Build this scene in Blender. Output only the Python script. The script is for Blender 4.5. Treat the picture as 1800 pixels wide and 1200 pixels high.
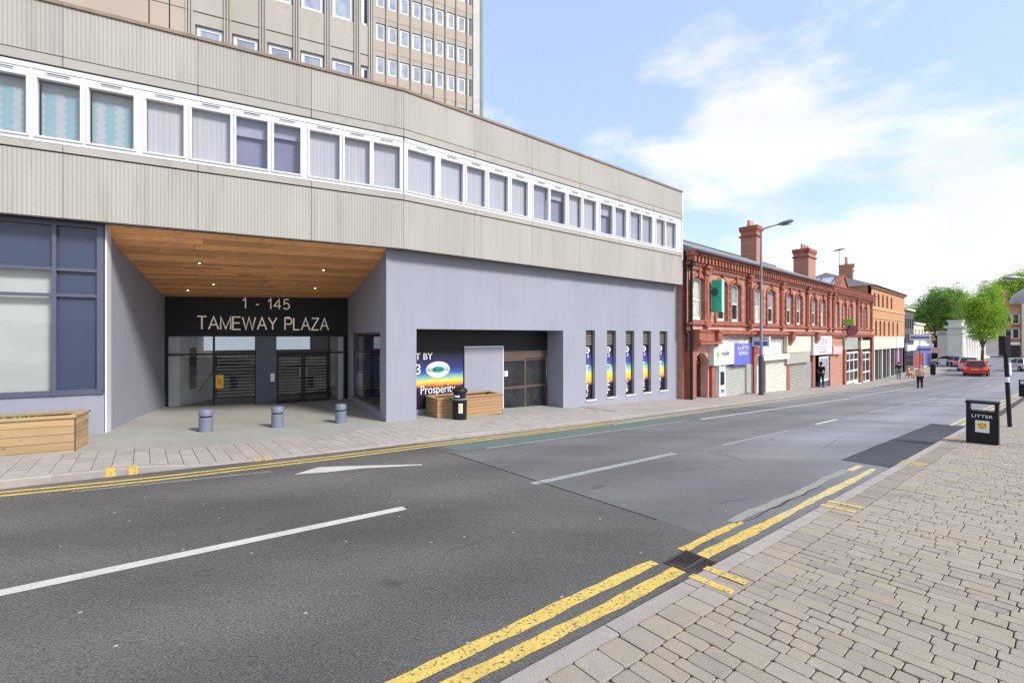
import bpy, math, random
from mathutils import Matrix, Vector
rnd = random.Random(7)
S = bpy.context.scene
C = S.collection
for o in list(bpy.data.objects): bpy.data.objects.remove(o)

# ---------------------------------------------------------------- camera, world, sun, exposure
EYE = 1.75
cd = bpy.data.cameras.new("camera"); cam = bpy.data.objects.new("camera", cd); C.objects.link(cam)
cam.location = (0, 0, EYE); cam.rotation_euler = (math.radians(90), 0, 0)
cd.sensor_width = 36; cd.lens = 16.0; cd.clip_end = 5000; cd.clip_start = .05
cd.shift_y = -9/1800
S.camera = cam
S.view_settings.view_transform = 'Standard'; S.view_settings.look = 'None'
S.view_settings.gamma = 1; S.view_settings.exposure = 1.0
S.render.engine = 'CYCLES'
S.cycles.max_bounces = 6; S.cycles.transparent_max_bounces = 12
SUN_EL, SUN_AZ = 40, 122      # azimuth clockwise from +Y: light from behind the camera
w = bpy.data.worlds.new("World"); S.world = w; w.use_nodes = True
nt = w.node_tree; nt.nodes.clear()
def WN(t, **k):
    n = nt.nodes.new(t)
    for a, b in k.items(): setattr(n, a, b)
    return n
out = WN('ShaderNodeOutputWorld'); bg = WN('ShaderNodeBackground')
sky = WN('ShaderNodeTexSky', sky_type='NISHITA'); sky.sun_disc = False
sky.sun_elevation = math.radians(SUN_EL); sky.sun_rotation = math.radians(SUN_AZ)
sky.air_density = 1.0; sky.dust_density = .6; sky.ozone_density = 1.2
tc = WN('ShaderNodeTexCoord'); sep = WN('ShaderNodeSeparateXYZ'); nt.links.new(tc.outputs['Generated'], sep.inputs[0])
def wmath(op, a, b=None, clamp=False):
    n = WN('ShaderNodeMath', operation=op); n.use_clamp = clamp
    for i, v in enumerate((a, b)):
        if v is None: continue
        if isinstance(v, (int, float)): n.inputs[i].default_value = v
        else: nt.links.new(v, n.inputs[i])
    return n.outputs[0]
CLX, CLY, CLZ = -7, -2, 3
den = wmath('ADD', wmath('MAXIMUM', sep.outputs[2], 0.0), .22)
cx_ = wmath('DIVIDE', sep.outputs[0], den); cy_ = wmath('DIVIDE', sep.outputs[1], den)
comb = WN('ShaderNodeCombineXYZ'); nt.links.new(cx_, comb.inputs[0]); nt.links.new(cy_, comb.inputs[1])
comb.inputs[2].default_value = 3.7
sph = WN('ShaderNodeMapping'); sph.inputs['Scale'].default_value = (1, 1, 1.9); sph.inputs['Location'].default_value = (CLX, CLY, CLZ)
nt.links.new(tc.outputs['Generated'], sph.inputs[0])
n1 = WN('ShaderNodeTexNoise'); n1.inputs['Scale'].default_value = 2.0; n1.inputs['Detail'].default_value = 8
n1.inputs['Roughness'].default_value = .56; n1.inputs['Distortion'].default_value = .15
nt.links.new(sph.outputs[0], n1.inputs['Vector'])
low = wmath('MULTIPLY', wmath('SUBTRACT', .50, sep.outputs[2], True), .40)      # more cloud toward the horizon
cov = wmath('ADD', n1.outputs['Fac'], low)
mr = WN('ShaderNodeMapRange'); mr.interpolation_type = 'SMOOTHSTEP'
mr.inputs['From Min'].default_value = .475; mr.inputs['From Max'].default_value = .62
nt.links.new(cov, mr.inputs['Value'])
n2 = WN('ShaderNodeTexNoise'); n2.inputs['Scale'].default_value = 4.5; n2.inputs['Detail'].default_value = 6
nt.links.new(sph.outputs[0], n2.inputs['Vector'])
mr2 = WN('ShaderNodeMapRange'); mr2.inputs['From Min'].default_value = .3; mr2.inputs['From Max'].default_value = .7
mr2.inputs['To Min'].default_value = .84; mr2.inputs['To Max'].default_value = 1.04
nt.links.new(n2.outputs['Fac'], mr2.inputs['Value'])
cl = WN('ShaderNodeMixRGB', blend_type='MULTIPLY'); cl.inputs[0].default_value = 1
cl.inputs[1].default_value = (4.5, 4.6, 4.75, 1); nt.links.new(mr2.outputs[0], cl.inputs[2])
thin = WN('ShaderNodeMixRGB'); thin.inputs[0].default_value = .50           # a thin veil of high cloud over the blue
nt.links.new(sky.outputs[0], thin.inputs[1]); thin.inputs[2].default_value = (3.0, 3.7, 5.1, 1)
mx = WN('ShaderNodeMixRGB'); nt.links.new(mr.outputs[0], mx.inputs[0])
nt.links.new(thin.outputs[0], mx.inputs[1]); nt.links.new(cl.outputs[0], mx.inputs[2])
nt.links.new(mx.outputs[0], bg.inputs[0]); bg.inputs[1].default_value = .125
nt.links.new(bg.outputs[0], out.inputs[0])
sl = bpy.data.lights.new("sun", 'SUN'); sl.energy = 2.3; sl.angle = math.radians(12); sl.color = (1, .96, .9)
sun = bpy.data.objects.new("sun", sl); C.objects.link(sun)
az = math.radians(SUN_AZ); el = math.radians(SUN_EL)
sd = Vector((math.sin(az)*math.cos(el), math.cos(az)*math.cos(el), math.sin(el)))
sun.rotation_euler = (-sd).to_track_quat('-Z', 'Y').to_euler()
sun.location = (0, -10, 30)

# ---------------------------------------------------------------- helpers
WM = {}
def put(o, parent=None, M=None):
    C.objects.link(o)
    M = M if M is not None else (WM[parent.name].copy() if parent else Matrix())
    WM[o.name] = M
    if parent:
        o.parent = parent; o.matrix_basis = WM[parent.name].inverted() @ M
    else: o.matrix_basis = M
    return o
def tag(o, label=None, cat=None, group=None, kind=None):
    for k, v in (('label', label), ('category', cat), ('group', group), ('kind', kind)):
        if v: o[k] = v
    return o
def thing(name, label, cat, M=None, group=None):
    o = bpy.data.objects.new(name, None); o.empty_display_size = .2
    put(o, None, M or Matrix()); return tag(o, label, cat, group)
class MB:
    def __init__(s): s.v = []; s.f = []; s.m = []; s.mi = 0
    def add(s, vs, fs, mi=None):
        b = len(s.v); s.v += [tuple(x) for x in vs]
        s.f += [tuple(b+i for i in f) for f in fs]; s.m += [s.mi if mi is None else mi]*len(fs); return s
    def box(s, x0, x1, y0, y1, z0, z1, mi=None, T=None):
        vs = [(x0,y0,z0),(x1,y0,z0),(x1,y1,z0),(x0,y1,z0),(x0,y0,z1),(x1,y0,z1),(x1,y1,z1),(x0,y1,z1)]
        if T: vs = [T @ Vector(v) for v in vs]
        return s.add(vs, [(0,3,2,1),(4,5,6,7),(0,1,5,4),(1,2,6,5),(2,3,7,6),(3,0,4,7)], mi)
    def prism(s, poly, a, b, ax='y', mi=None, T=None):     # poly: 2D points, extruded along ax from a to b
        n = len(poly)
        def P(p, t):
            v = {'y': (p[0], t, p[1]), 'z': (p[0], p[1], t), 'x': (t, p[0], p[1])}[ax]
            return T @ Vector(v) if T else v
        vs = [P(p, a) for p in poly] + [P(p, b) for p in poly]
        fs = [tuple(range(n))[::-1], tuple(range(n, 2*n))] + [(i, (i+1) % n, n+(i+1) % n, n+i) for i in range(n)]
        return s.add(vs, fs, mi)
    def tube(s, p0, p1, r0, r1=None, n=12, caps=True, mi=None):
        r1 = r0 if r1 is None else r1; p0 = Vector(p0); p1 = Vector(p1); d = (p1-p0).normalized()
        a = d.orthogonal().normalized(); b = d.cross(a)
        vs = [p0+r0*(a*math.cos(2*math.pi*i/n)+b*math.sin(2*math.pi*i/n)) for i in range(n)]
        vs += [p1+r1*(a*math.cos(2*math.pi*i/n)+b*math.sin(2*math.pi*i/n)) for i in range(n)]
        fs = [(i, (i+1) % n, n+(i+1) % n, n+i) for i in range(n)]
        if caps: fs += [tuple(range(n))[::-1], tuple(range(n, 2*n))]
        return s.add(vs, fs, mi)
    def lathe(s, prof, c=(0, 0), n=20, mi=None):            # prof: (r, z)
        k = len(prof); vs = []; fs = []
        for r, z in prof:
            vs += [(c[0]+r*math.cos(2*math.pi*i/n), c[1]+r*math.sin(2*math.pi*i/n), z) for i in range(n)]
        for j in range(k-1):
            fs += [(j*n+i, j*n+(i+1) % n, (j+1)*n+(i+1) % n, (j+1)*n+i) for i in range(n)]
        fs += [tuple(range(n))[::-1], tuple(range((k-1)*n, k*n))]
        return s.add(vs, fs, mi)
    def wall(s, u0, u1, z0, z1, holes, y=0., depth=.2, mi=None):
        us = sorted({u0, u1, *[min(max(h[i], u0), u1) for h in holes for i in (0, 1)]})
        zs = sorted({z0, z1, *[min(max(h[i], z0), z1) for h in holes for i in (2, 3)]})
        for a, b in zip(us, us[1:]):
            for c, d in zip(zs, zs[1:]):
                mu, mz = (a+b)/2, (c+d)/2
                if any(h[0] < mu < h[1] and h[2] < mz < h[3] for h in holes): continue
                s.add([(a,y,c),(b,y,c),(b,y,d),(a,y,d)], [(0,1,2,3)], mi)
        for (a, b, c, d) in holes:
            e = y+depth; a = max(a, u0); b = min(b, u1)
            s.add([(a,y,c),(b,y,c),(b,y,d),(a,y,d),(a,e,c),(b,e,c),(b,e,d),(a,e,d)], [(0,4,5,1),(1,5,6,2),(2,6,7,3),(3,7,4,0)], mi)
        return s
    def build(s, name, mat, parent=None, M=None, smooth=False, **k):
        me = bpy.data.meshes.new(name); me.from_pydata(s.v, [], s.f)
        for m in (mat if isinstance(mat, (list, tuple)) else [mat]): me.materials.append(m)
        if len(me.materials) > 1: me.polygons.foreach_set('material_index', s.m)
        if smooth:
            me.polygons.foreach_set('use_smooth', [True]*len(me.polygons))
            try: me.set_sharp_from_angle(angle=math.radians(35))
            except Exception: pass
        me.update()
        o = bpy.data.objects.new(name, me); put(o, parent, M)
        return tag(o, **k)
def copy_tree(o, M, parent=None):
    c = o.copy(); C.objects.link(c); WM[c.name] = M
    if parent: c.parent = parent; c.matrix_basis = WM[parent.name].inverted() @ M
    else: c.matrix_basis = M
    for ch in list(o.children): copy_tree(ch, M @ (WM[o.name].inverted() @ WM[ch.name]), c)
    return c
def T(x=0, y=0, z=0, rz=0): return Matrix.Translation((x, y, z)) @ Matrix.Rotation(rz, 4, 'Z')
class Frame:                                                # x along the facade, y into the building, z up
    def __init__(s, x, y, th):
        s.o = (x, y); t = math.radians(th); s.t = (math.sin(t), math.cos(t)); s.n = (-math.cos(t), math.sin(t))
        s.M = T(x, y, 0, math.radians(90-th))
    def U(s, px, d=0.):
        k = (px-900)/800; ox = s.o[0]+s.n[0]*d; oy = s.o[1]+s.n[1]*d
        return (k*oy-ox)/(s.t[0]-k*s.t[1])
    def P(s, px, py, d=0.):
        u = s.U(px, d); Y = s.o[1]+s.n[1]*d+u*s.t[1]
        return u, EYE+(591-py)*Y/800
    def w(s, u, d=0.): return (s.o[0]+s.t[0]*u+s.n[0]*d, s.o[1]+s.t[1]*u+s.n[1]*d)
def text(body, size, parent, M, mat, ext=.0, name='lettering', sx=1, align='CENTER'):
    c = bpy.data.curves.new(name, 'FONT'); c.body = body; c.size = size; c.extrude = ext
    c.align_x = align; c.align_y = 'CENTER'; c.resolution_u = 3; c.materials.append(mat)
    tmp = bpy.data.objects.new(name, c); me = bpy.data.meshes.new_from_object(tmp); bpy.data.objects.remove(tmp); bpy.data.curves.remove(c)
    o = bpy.data.objects.new(name, me); put(o, parent, M @ Matrix.Diagonal((sx, 1, 1, 1))); return o
UP = Matrix.Rotation(math.radians(90), 4, 'X')              # stands text up in a facade frame, facing the street

# ---------------------------------------------------------------- materials
def mat(name, col, rough=.8, var=.12, scale=2., stretch=(1, 1, 1), bump=0., bscale=60., metal=0., rv=0., spec=.5,
        fine=0., fscale=90., emit=None, coat=0.):
    m = bpy.data.materials.new(name); m.use_nodes = True; t = m.node_tree; p = t.nodes['Principled BSDF']
    L = t.links.new
    p.inputs['Roughness'].default_value = rough; p.inputs['Metallic'].default_value = metal
    p.inputs['Specular IOR Level'].default_value = spec; p.inputs['Coat Weight'].default_value = coat
    tcn = t.nodes.new('ShaderNodeTexCoord'); mp = t.nodes.new('ShaderNodeMapping'); mp.inputs['Scale'].default_value = stretch
    L(tcn.outputs['Object'], mp.inputs[0])
    vec = mp.outputs[0]
    if rv:
        oi = t.nodes.new('ShaderNodeObjectInfo'); va = t.nodes.new('ShaderNodeVectorMath'); va.operation = 'ADD'
        mu = t.nodes.new('ShaderNodeMath'); mu.operation = 'MULTIPLY'; mu.inputs[1].default_value = 50
        L(oi.outputs['Random'], mu.inputs[0]); L(mp.outputs[0], va.inputs[0]); L(mu.outputs[0], va.inputs[1]); vec = va.outputs[0]
    n = t.nodes.new('ShaderNodeTexNoise'); n.inputs['Scale'].default_value = scale; n.inputs['Detail'].default_value = 5
    n.inputs['Roughness'].default_value = .6; L(vec, n.inputs['Vector'])
    r = t.nodes.new('ShaderNodeMapRange'); r.inputs['From Min'].default_value = .3; r.inputs['From Max'].default_value = .7
    r.inputs['To Min'].default_value = 1-var; r.inputs['To Max'].default_value = 1+var; L(n.outputs['Fac'], r.inputs['Value'])
    val = r.outputs[0]
    def mul(a, b):
        x = t.nodes.new('ShaderNodeMath'); x.operation = 'MULTIPLY'; L(a, x.inputs[0]); L(b, x.inputs[1]); return x.outputs[0]
    if fine:
        nf = t.nodes.new('ShaderNodeTexNoise'); nf.inputs['Scale'].default_value = fscale; nf.inputs['Detail'].default_value = 3
        L(tcn.outputs['Object'], nf.inputs['Vector'])
        rf = t.nodes.new('ShaderNodeMapRange'); rf.inputs['From Min'].default_value = .3; rf.inputs['From Max'].default_value = .7
        rf.inputs['To Min'].default_value = 1-fine; rf.inputs['To Max'].default_value = 1+fine; L(nf.outputs['Fac'], rf.inputs['Value'])
        val = mul(val, rf.outputs[0])
    if rv:
        rr = t.nodes.new('ShaderNodeMapRange'); rr.inputs['To Min'].default_value = 1-rv; rr.inputs['To Max'].default_value = 1+rv
        L(oi.outputs['Random'], rr.inputs['Value']); val = mul(val, rr.outputs[0])
    mxn = t.nodes.new('ShaderNodeMixRGB'); mxn.blend_type = 'MULTIPLY'; mxn.inputs[0].default_value = 1
    mxn.inputs[1].default_value = (*col, 1); L(val, mxn.inputs[2]); L(mxn.outputs[0], p.inputs['Base Color'])
    if bump:
        nb = t.nodes.new('ShaderNodeTexNoise'); nb.inputs['Scale'].default_value = bscale; nb.inputs['Detail'].default_value = 3
        L(vec, nb.inputs['Vector']); b = t.nodes.new('ShaderNodeBump'); b.inputs['Strength'].default_value = bump
        b.inputs['Distance'].default_value = .01; L(nb.outputs['Fac'], b.inputs['Height']); L(b.outputs[0], p.inputs['Normal'])
    if emit:
        p.inputs['Emission Color'].default_value = (*col, 1); p.inputs['Emission Strength'].default_value = emit
    m['mix'] = mxn.name
    return m
def tint(m, col2, scale, lo, hi, stretch=(1, 1, 1), detail=4, seed=0., tex='noise', vec='Object', swz=None):
    """lay a second colour of dirt, wear or grain over the base colour"""
    t = m.node_tree; L = t.links.new; p = t.nodes['Principled BSDF']; src = p.inputs['Base Color'].links[0].from_socket
    tcn = t.nodes.new('ShaderNodeTexCoord'); mp = t.nodes.new('ShaderNodeMapping'); mp.inputs['Scale'].default_value = stretch
    mp.inputs['Location'].default_value = (seed, seed, seed); L(tcn.outputs[vec], mp.inputs[0])
    if tex == 'noise':
        n = t.nodes.new('ShaderNodeTexNoise'); n.inputs['Scale'].default_value = scale; n.inputs['Detail'].default_value = detail
        n.inputs['Roughness'].default_value = .6; o_ = n.outputs['Fac']
    else:
        n = t.nodes.new('ShaderNodeTexVoronoi'); n.inputs['Scale'].default_value = scale; o_ = n.outputs['Distance']
    L(mp.outputs[0], n.inputs['Vector'])
    r = t.nodes.new('ShaderNodeMapRange'); r.inputs['From Min'].default_value = lo; r.inputs['From Max'].default_value = hi
    L(o_, r.inputs['Value'])
    x = t.nodes.new('ShaderNodeMixRGB'); L(r.outputs[0], x.inputs[0]); L(src, x.inputs[1]); x.inputs[2].default_value = (*col2, 1)
    L(x.outputs[0], p.inputs['Base Color']); return m
def rtint(m, col2, f=.6):
    """piece by piece difference of hue"""
    t = m.node_tree; L = t.links.new; p = t.nodes['Principled BSDF']; src = p.inputs['Base Color'].links[0].from_socket
    oi = t.nodes.new('ShaderNodeObjectInfo'); a = t.nodes.new('ShaderNodeMath'); a.operation = 'MULTIPLY'; a.inputs[1].default_value = 37.7
    b = t.nodes.new('ShaderNodeMath'); b.operation = 'FRACT'; c = t.nodes.new('ShaderNodeMath'); c.operation = 'MULTIPLY'; c.inputs[1].default_value = f
    L(oi.outputs['Random'], a.inputs[0]); L(a.outputs[0], b.inputs[0]); L(b.outputs[0], c.inputs[0])
    x = t.nodes.new('ShaderNodeMixRGB'); L(c.outputs[0], x.inputs[0]); L(src, x.inputs[1]); x.inputs[2].default_value = (*col2, 1)
    L(x.outputs[0], p.inputs['Base Color']); return m
def bricky(m, col2, mortar, bw=.225, bh=.075, ms=.012, axes='XZ', fac=1.):
    t = m.node_tree; L = t.links.new; p = t.nodes['Principled BSDF']; src = p.inputs['Base Color'].links[0].from_socket
    tcn = t.nodes.new('ShaderNodeTexCoord'); sp = t.nodes.new('ShaderNodeSeparateXYZ'); cb = t.nodes.new('ShaderNodeCombineXYZ')
    L(tcn.outputs['Object'], sp.inputs[0]); L(sp.outputs[axes[0]], cb.inputs[0]); L(sp.outputs[axes[1]], cb.inputs[1])
    b = t.nodes.new('ShaderNodeTexBrick'); b.inputs['Scale'].default_value = 1; b.inputs['Brick Width'].default_value = bw
    b.inputs['Row Height'].default_value = bh; b.inputs['Mortar Size'].default_value = ms
    L(cb.outputs[0], b.inputs['Vector']); L(src, b.inputs['Color1']); b.inputs['Color2'].default_value = (*col2, 1)
    b.inputs['Mortar'].default_value = (*mortar, 1)
    L(b.outputs['Color'], p.inputs['Base Color']); return m
def ramp_mat(name, stops, axis='Z', rough=.35):
    m = bpy.data.materials.new(name); m.use_nodes = True; t = m.node_tree; p = t.nodes['Principled BSDF']
    p.inputs['Roughness'].default_value = rough
    tcn = t.nodes.new('ShaderNodeTexCoord'); sp = t.nodes.new('ShaderNodeSeparateXYZ'); t.links.new(tcn.outputs['Generated'], sp.inputs[0])
    nz = t.nodes.new('ShaderNodeTexNoise'); nz.inputs['Scale'].default_value = 5; t.links.new(tcn.outputs['Generated'], nz.inputs['Vector'])
    ma = t.nodes.new('ShaderNodeMath'); ma.operation = 'MULTIPLY_ADD'; ma.inputs[1].default_value = .10
    t.links.new(nz.outputs['Fac'], ma.inputs[0]); t.links.new(sp.outputs[axis], ma.inputs[2])
    r = t.nodes.new('ShaderNodeValToRGB'); t.links.new(ma.outputs[0], r.inputs[0])
    e = r.color_ramp.elements
    while len(e) < len(stops): e.new(.5)
    for i, (a, c) in enumerate(stops): e[i].position = a; e[i].color = (*c, 1)
    t.links.new(r.outputs[0], p.inputs['Base Color']); return m
def glass(name, tintc=(.8, .85, .9), refl=.35, rough=.02, tr=True):
    m = bpy.data.materials.new(name); m.use_nodes = True; t = m.node_tree; t.nodes.clear(); L = t.links.new
    o = t.nodes.new('ShaderNodeOutputMaterial'); g = t.nodes.new('ShaderNodeBsdfGlossy'); g.inputs['Roughness'].default_value = rough
    d = t.nodes.new('ShaderNodeBsdfTransparent'); d.inputs[0].default_value = (*tintc, 1)
    lw_ = t.nodes.new('ShaderNodeLayerWeight'); lw_.inputs[0].default_value = .5; f = t.nodes.new('ShaderNodeMath'); f.operation = 'POWER'; f.inputs[1].default_value = 3.5; L(lw_.outputs['Facing'], f.inputs[0])
    nz = t.nodes.new('ShaderNodeTexNoise'); nz.inputs['Scale'].default_value = .8; tcn = t.nodes.new('ShaderNodeTexCoord')
    L(tcn.outputs['Object'], nz.inputs['Vector']); bp_ = t.nodes.new('ShaderNodeBump'); bp_.inputs['Strength'].default_value = .06
    bp_.inputs['Distance'].default_value = .05; L(nz.outputs['Fac'], bp_.inputs['Height']); L(bp_.outputs[0], g.inputs['Normal'])
    a = t.nodes.new('ShaderNodeMath'); a.operation = 'ADD'; a.use_clamp = True; a.inputs[1].default_value = refl; L(f.outputs[0], a.inputs[0])
    x = t.nodes.new('ShaderNodeMixShader'); L(a.outputs[0], x.inputs[0]); L(d.outputs[0], x.inputs[1]); L(g.outputs[0], x.inputs[2])
    L(x.outputs[0], o.inputs[0]); m.use_transparent_shadow = True; return m

m_conc = tint(mat('precast_concrete', (.40, .378, .345), .9, .08, .7, (1, 1, .25), .25, 90, fine=.05, fscale=40, rv=.025), (.29, .27, .24), 2.2, .54, .80, (1.6, 1, .12))
m_conc2 = tint(mat('smooth_concrete', (.395, .373, .34), .9, .07, .9, (1, 1, .3), .2, 80, fine=.04), (.27, .255, .225), 3, .57, .8, (1, 1, .2))
m_coping = mat('stained_coping', (.27, .21, .16), .9, .2, 3)
m_gap = mat('dark_joint', (.05, .045, .04), .95, .1)
m_render = tint(mat('lavender_render', (.298, .304, .365), .85, .05, .8, (1, 1, .5), .3, 140, fine=.04, fscale=60), (.298, .30, .355), 1.4, .5, .8, (1, 1, .4))
tint(m_render, (.235, .237, .28), 5, .54, .95, (1.4, 1, .10), seed=4); tint(m_render, (.25, .25, .28), 2.3, .60, .90, (1, 1, .8), seed=8)
m_upvc = mat('white_upvc', (.70, .71, .74), .35, .02)
m_blind = mat('vertical_blind', (.43, .435, .475), .8, .10, 14, (1, 1, .02))
m_blind2 = mat('grey_blind', (.33, .335, .43), .8, .14, 1.2)
m_blindd = mat('dim_room', (.20, .20, .31), .8, .25, 1.0)
m_glass = glass('window_glass', (.98, .98, .99), .09)
m_glassd = glass('shop_glass', (.75, .8, .85), .06)
m_navy = mat('navy_panel', (.045, .06, .11), .32, .08, .8, coat=.2)
m_navyf = mat('navy_frame', (.095, .10, .15), .35, .05)
m_black = mat('black_paint', (.012, .012, .015), .45, .1, spec=.3)
m_char = mat('anthracite_panel', (.016, .016, .020), .5, .15, 1.5, spec=.2)
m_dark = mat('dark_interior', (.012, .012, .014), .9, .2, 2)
m_letter = mat('brushed_letters', (.75, .66, .56), .3, .05, metal=.6)
m_white = mat('white_print', (.82, .82, .82), .5, .02)
m_whitewall = mat('white_plaster', (.82, .80, .72), .8, .08, 1)
m_cedar = tint(mat('cedar_plank', (.86, .42, .17), .5, .16, 1.2, (.6, 6, 6), rv=.28, bump=.1, bscale=50), (.34, .12, .035), 4, .5, .9, (.35, 14, 14))
m_pine = tint(tint(mat('pine_board', (.42, .285, .15), .7, .12, 1.4, (.7, 3, 6), rv=.14, bump=.2, bscale=30), (.36, .20, .085), 5, .52, .85, (.3, 8, 22)), (.13, .06, .025), 3.4, .17, .08, (1.0, 1, 1.8), tex='v')
m_pine2 = tint(mat('fresh_pine_board', (.43, .265, .125), .65, .10, 1.2, (.5, 3, 8), rv=.08), (.27, .14, .055), 5, .46, .8, (.3, 8, 26))
m_soil = mat('soil', (.11, .075, .05), 1, .3, 20, bump=.8, bscale=50)
m_leaf = mat('planter_leaf', (.10, .20, .035), .6, .3, 8, rv=.3)
m_boll = mat('bollard_paint', (.16, .185, .235), .5, .08, 3, fine=.05)
m_brown = mat('bronze_frame', (.10, .07, .055), .4, .1)
m_brick = bricky(mat('red_brick', (.49, .205, .135), .9, .22, 1.3, fine=.1, fscale=12), (.38, .13, .085), (.40, .28, .23))
m_terra = tint(mat('terracotta', (.34, .11, .07), .75, .16, 2.5, fine=.12, fscale=14), (.12, .045, .035), 3, .50, .75, (1, 1, .3))
m_terral = tint(mat('pale_terracotta', (.62, .34, .27), .8, .12, 2, fine=.08, fscale=12), (.25, .085, .06), 2.4, .55, .8, (1, 1, .4))
m_orange = bricky(mat('orange_brick', (.60, .27, .11), .9, .15, 1.2, fine=.08, fscale=10), (.48, .20, .085), (.45, .30, .2))
m_slate = bricky(mat('roof_slate', (.24, .24, .26), .75, .22, 1.5, fine=.15, fscale=8), (.215, .21, .225), (.07, .07, .08), .3, .22, .012, 'XY')
m_cream = mat('cream_paint', (.66, .60, .47), .7, .08, 1.5)
m_sash = mat('white_sash_paint', (.80, .78, .72), .5, .05)
m_curtain = mat('net_curtain', (.50, .50, .45), .9, .3, 5, (3, 1, .5))
m_dglass = mat('dark_glass', (.028, .030, .034), .08, .6, 1.5, spec=.45)
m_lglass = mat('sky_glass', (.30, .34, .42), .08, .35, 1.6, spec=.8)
m_shut = mat('galvanised_shutter', (.42, .41, .37), .5, .10, 2, metal=.15)
m_shut2 = mat('cream_shutter', (.56, .545, .47), .55, .10, 2)
m_shut3 = mat('grey_shutter', (.33, .305, .28), .5, .12, 2, metal=.2)
m_signw = mat('white_sign', (.76, .77, .80), .4, .05)
m_signb = mat('blue_sign', (.13, .15, .52), .4, .1)
m_green = tint(mat('green_sign', (.04, .62, .38), .4, .12, 3), (.01, .30, .18), 3, .5, .7)
m_greenl = mat('green_sign_edge', (.35, .78, .66), .4, .1)
m_red = mat('red_paint', (.55, .02, .03), .25, .03, coat=.5)
m_lime = mat('lime_board', (.20, .55, .04), .5, .25, 8)
m_steel = mat('galvanised_steel', (.30, .30, .33), .45, .12, 4, metal=.4)
m_steeld = mat('dark_column_paint', (.06, .06, .075), .5, .1)
m_yel = mat('yellow_sticker', (.80, .55, .02), .5, .05)
m_org = mat('orange_print', (.80, .28, .03), .6, .05)
m_pink = mat('pink_sign', (.72, .42, .40), .5, .1)
m_ivory = mat('ivory_stone', (.66, .64, .58), .8, .07, .6)
m_lead = mat('lead_roof', (.33, .33, .36), .6, .1, 1)
m_tower = tint(mat('tower_concrete', (.42, .392, .345), .9, .10, .25, (1, 1, .5), rv=.05, fine=.05, fscale=5), (.36, .31, .255), .8, .5, .8, (1, 1, .25))
m_towerp = mat('tower_panel', (.44, .365, .30), .9, .10, .35, rv=.06)
m_tyre = mat('tyre_rubber', (.02, .02, .02), .8, .1)
m_skin = mat('skin', (.55, .33, .24), .6, .03)

# ---------------------------------------------------------------- the lie of the land: D along the street, q across it
SX, SY = .7771, .6293
def sD(D):
    if D < 46: return .0425*D
    if D < 62: t = D-46; return 1.955+.0425*(t-t*t/32)
    return 2.295
def G(x, y):
    D = x*SX+y*SY; q = y*SX-x*SY
    return -(sD(D)+.03*max(-4, min(14, q)))
def W(D, q, h=0.):
    x, y = D*SX-q*SY, D*SY+q*SX
    return (x, y, G(x, y)+h)
def bp(px, py, off=0.):                                     # where a sight line meets the ground
    dx = (px-900)/800; dz = (591-py)/800; t = .5
    while t < 260:
        if EYE+dz*t < G(dx*t, t)+off: break
        t += .01
    return dx*t, t
def bq(px, py, off=0.):
    x, y = bp(px, py, off); return x*SX+y*SY, y*SX-x*SY
KL = [(-20, 10.4), (-12, 9.5), (-6, 8.85), (-3.2, 8.68), (-1.5, 8.62), (-.33, 8.62), (.2, 8.60), (1.4, 8.54), (4, 8.47), (7, 8.44), (10, 8.44), (14.7, 8.64),
      (19.5, 8.84), (26.5, 9.13), (34, 9.5), (42, 9.8), (60, 10.05), (85, 10.1)]
def kl(D):
    for (a, b), (c, d) in zip(KL, KL[1:]):
        if D <= c: return b+(d-b)*max(0, D-a)/(c-a)
    return KL[-1][1]
def kh(D):                                                  # left kerb upstand
    if D < -.1: return .11
    if D < .5: return .11-.09*(D+.1)/.6
    if D < 3.2: return .02
    if D < 5: return .02+.06*(D-3.2)/1.8
    return .08
def frange(a, b, st):
    n = max(1, round((b-a)/st)); return [a+(b-a)*i/n for i in range(n+1)]
def strip(mb, Ds, qa, qb, h=.004, mi=None):                 # ribbon between q = qa(D) and qb(D)
    fa = qa if callable(qa) else (lambda D: qa); fb = qb if callable(qb) else (lambda D: qb)
    hh = h if callable(h) else (lambda D: h)
    vs = []
    for D in Ds: vs += [W(D, fa(D), hh(D)), W(D, fb(D), hh(D))]
    return mb.add(vs, [(2*i, 2*i+2, 2*i+3, 2*i+1) for i in range(len(Ds)-1)], mi)
DS = [-20, -14, -10, -6, -4.6, -3.2, -2.3, -1.5, -.9, -.33, -.1, .2, .5, .9, 1.4, 2.2, 3.2, 4, 5, 7, 8.5, 10, 12, 14.7, 17, 19.5, 23, 26.5, 30, 34, 38, 42] + list(range(46, 64, 2)) + [66, 72, 78, 85]

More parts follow.
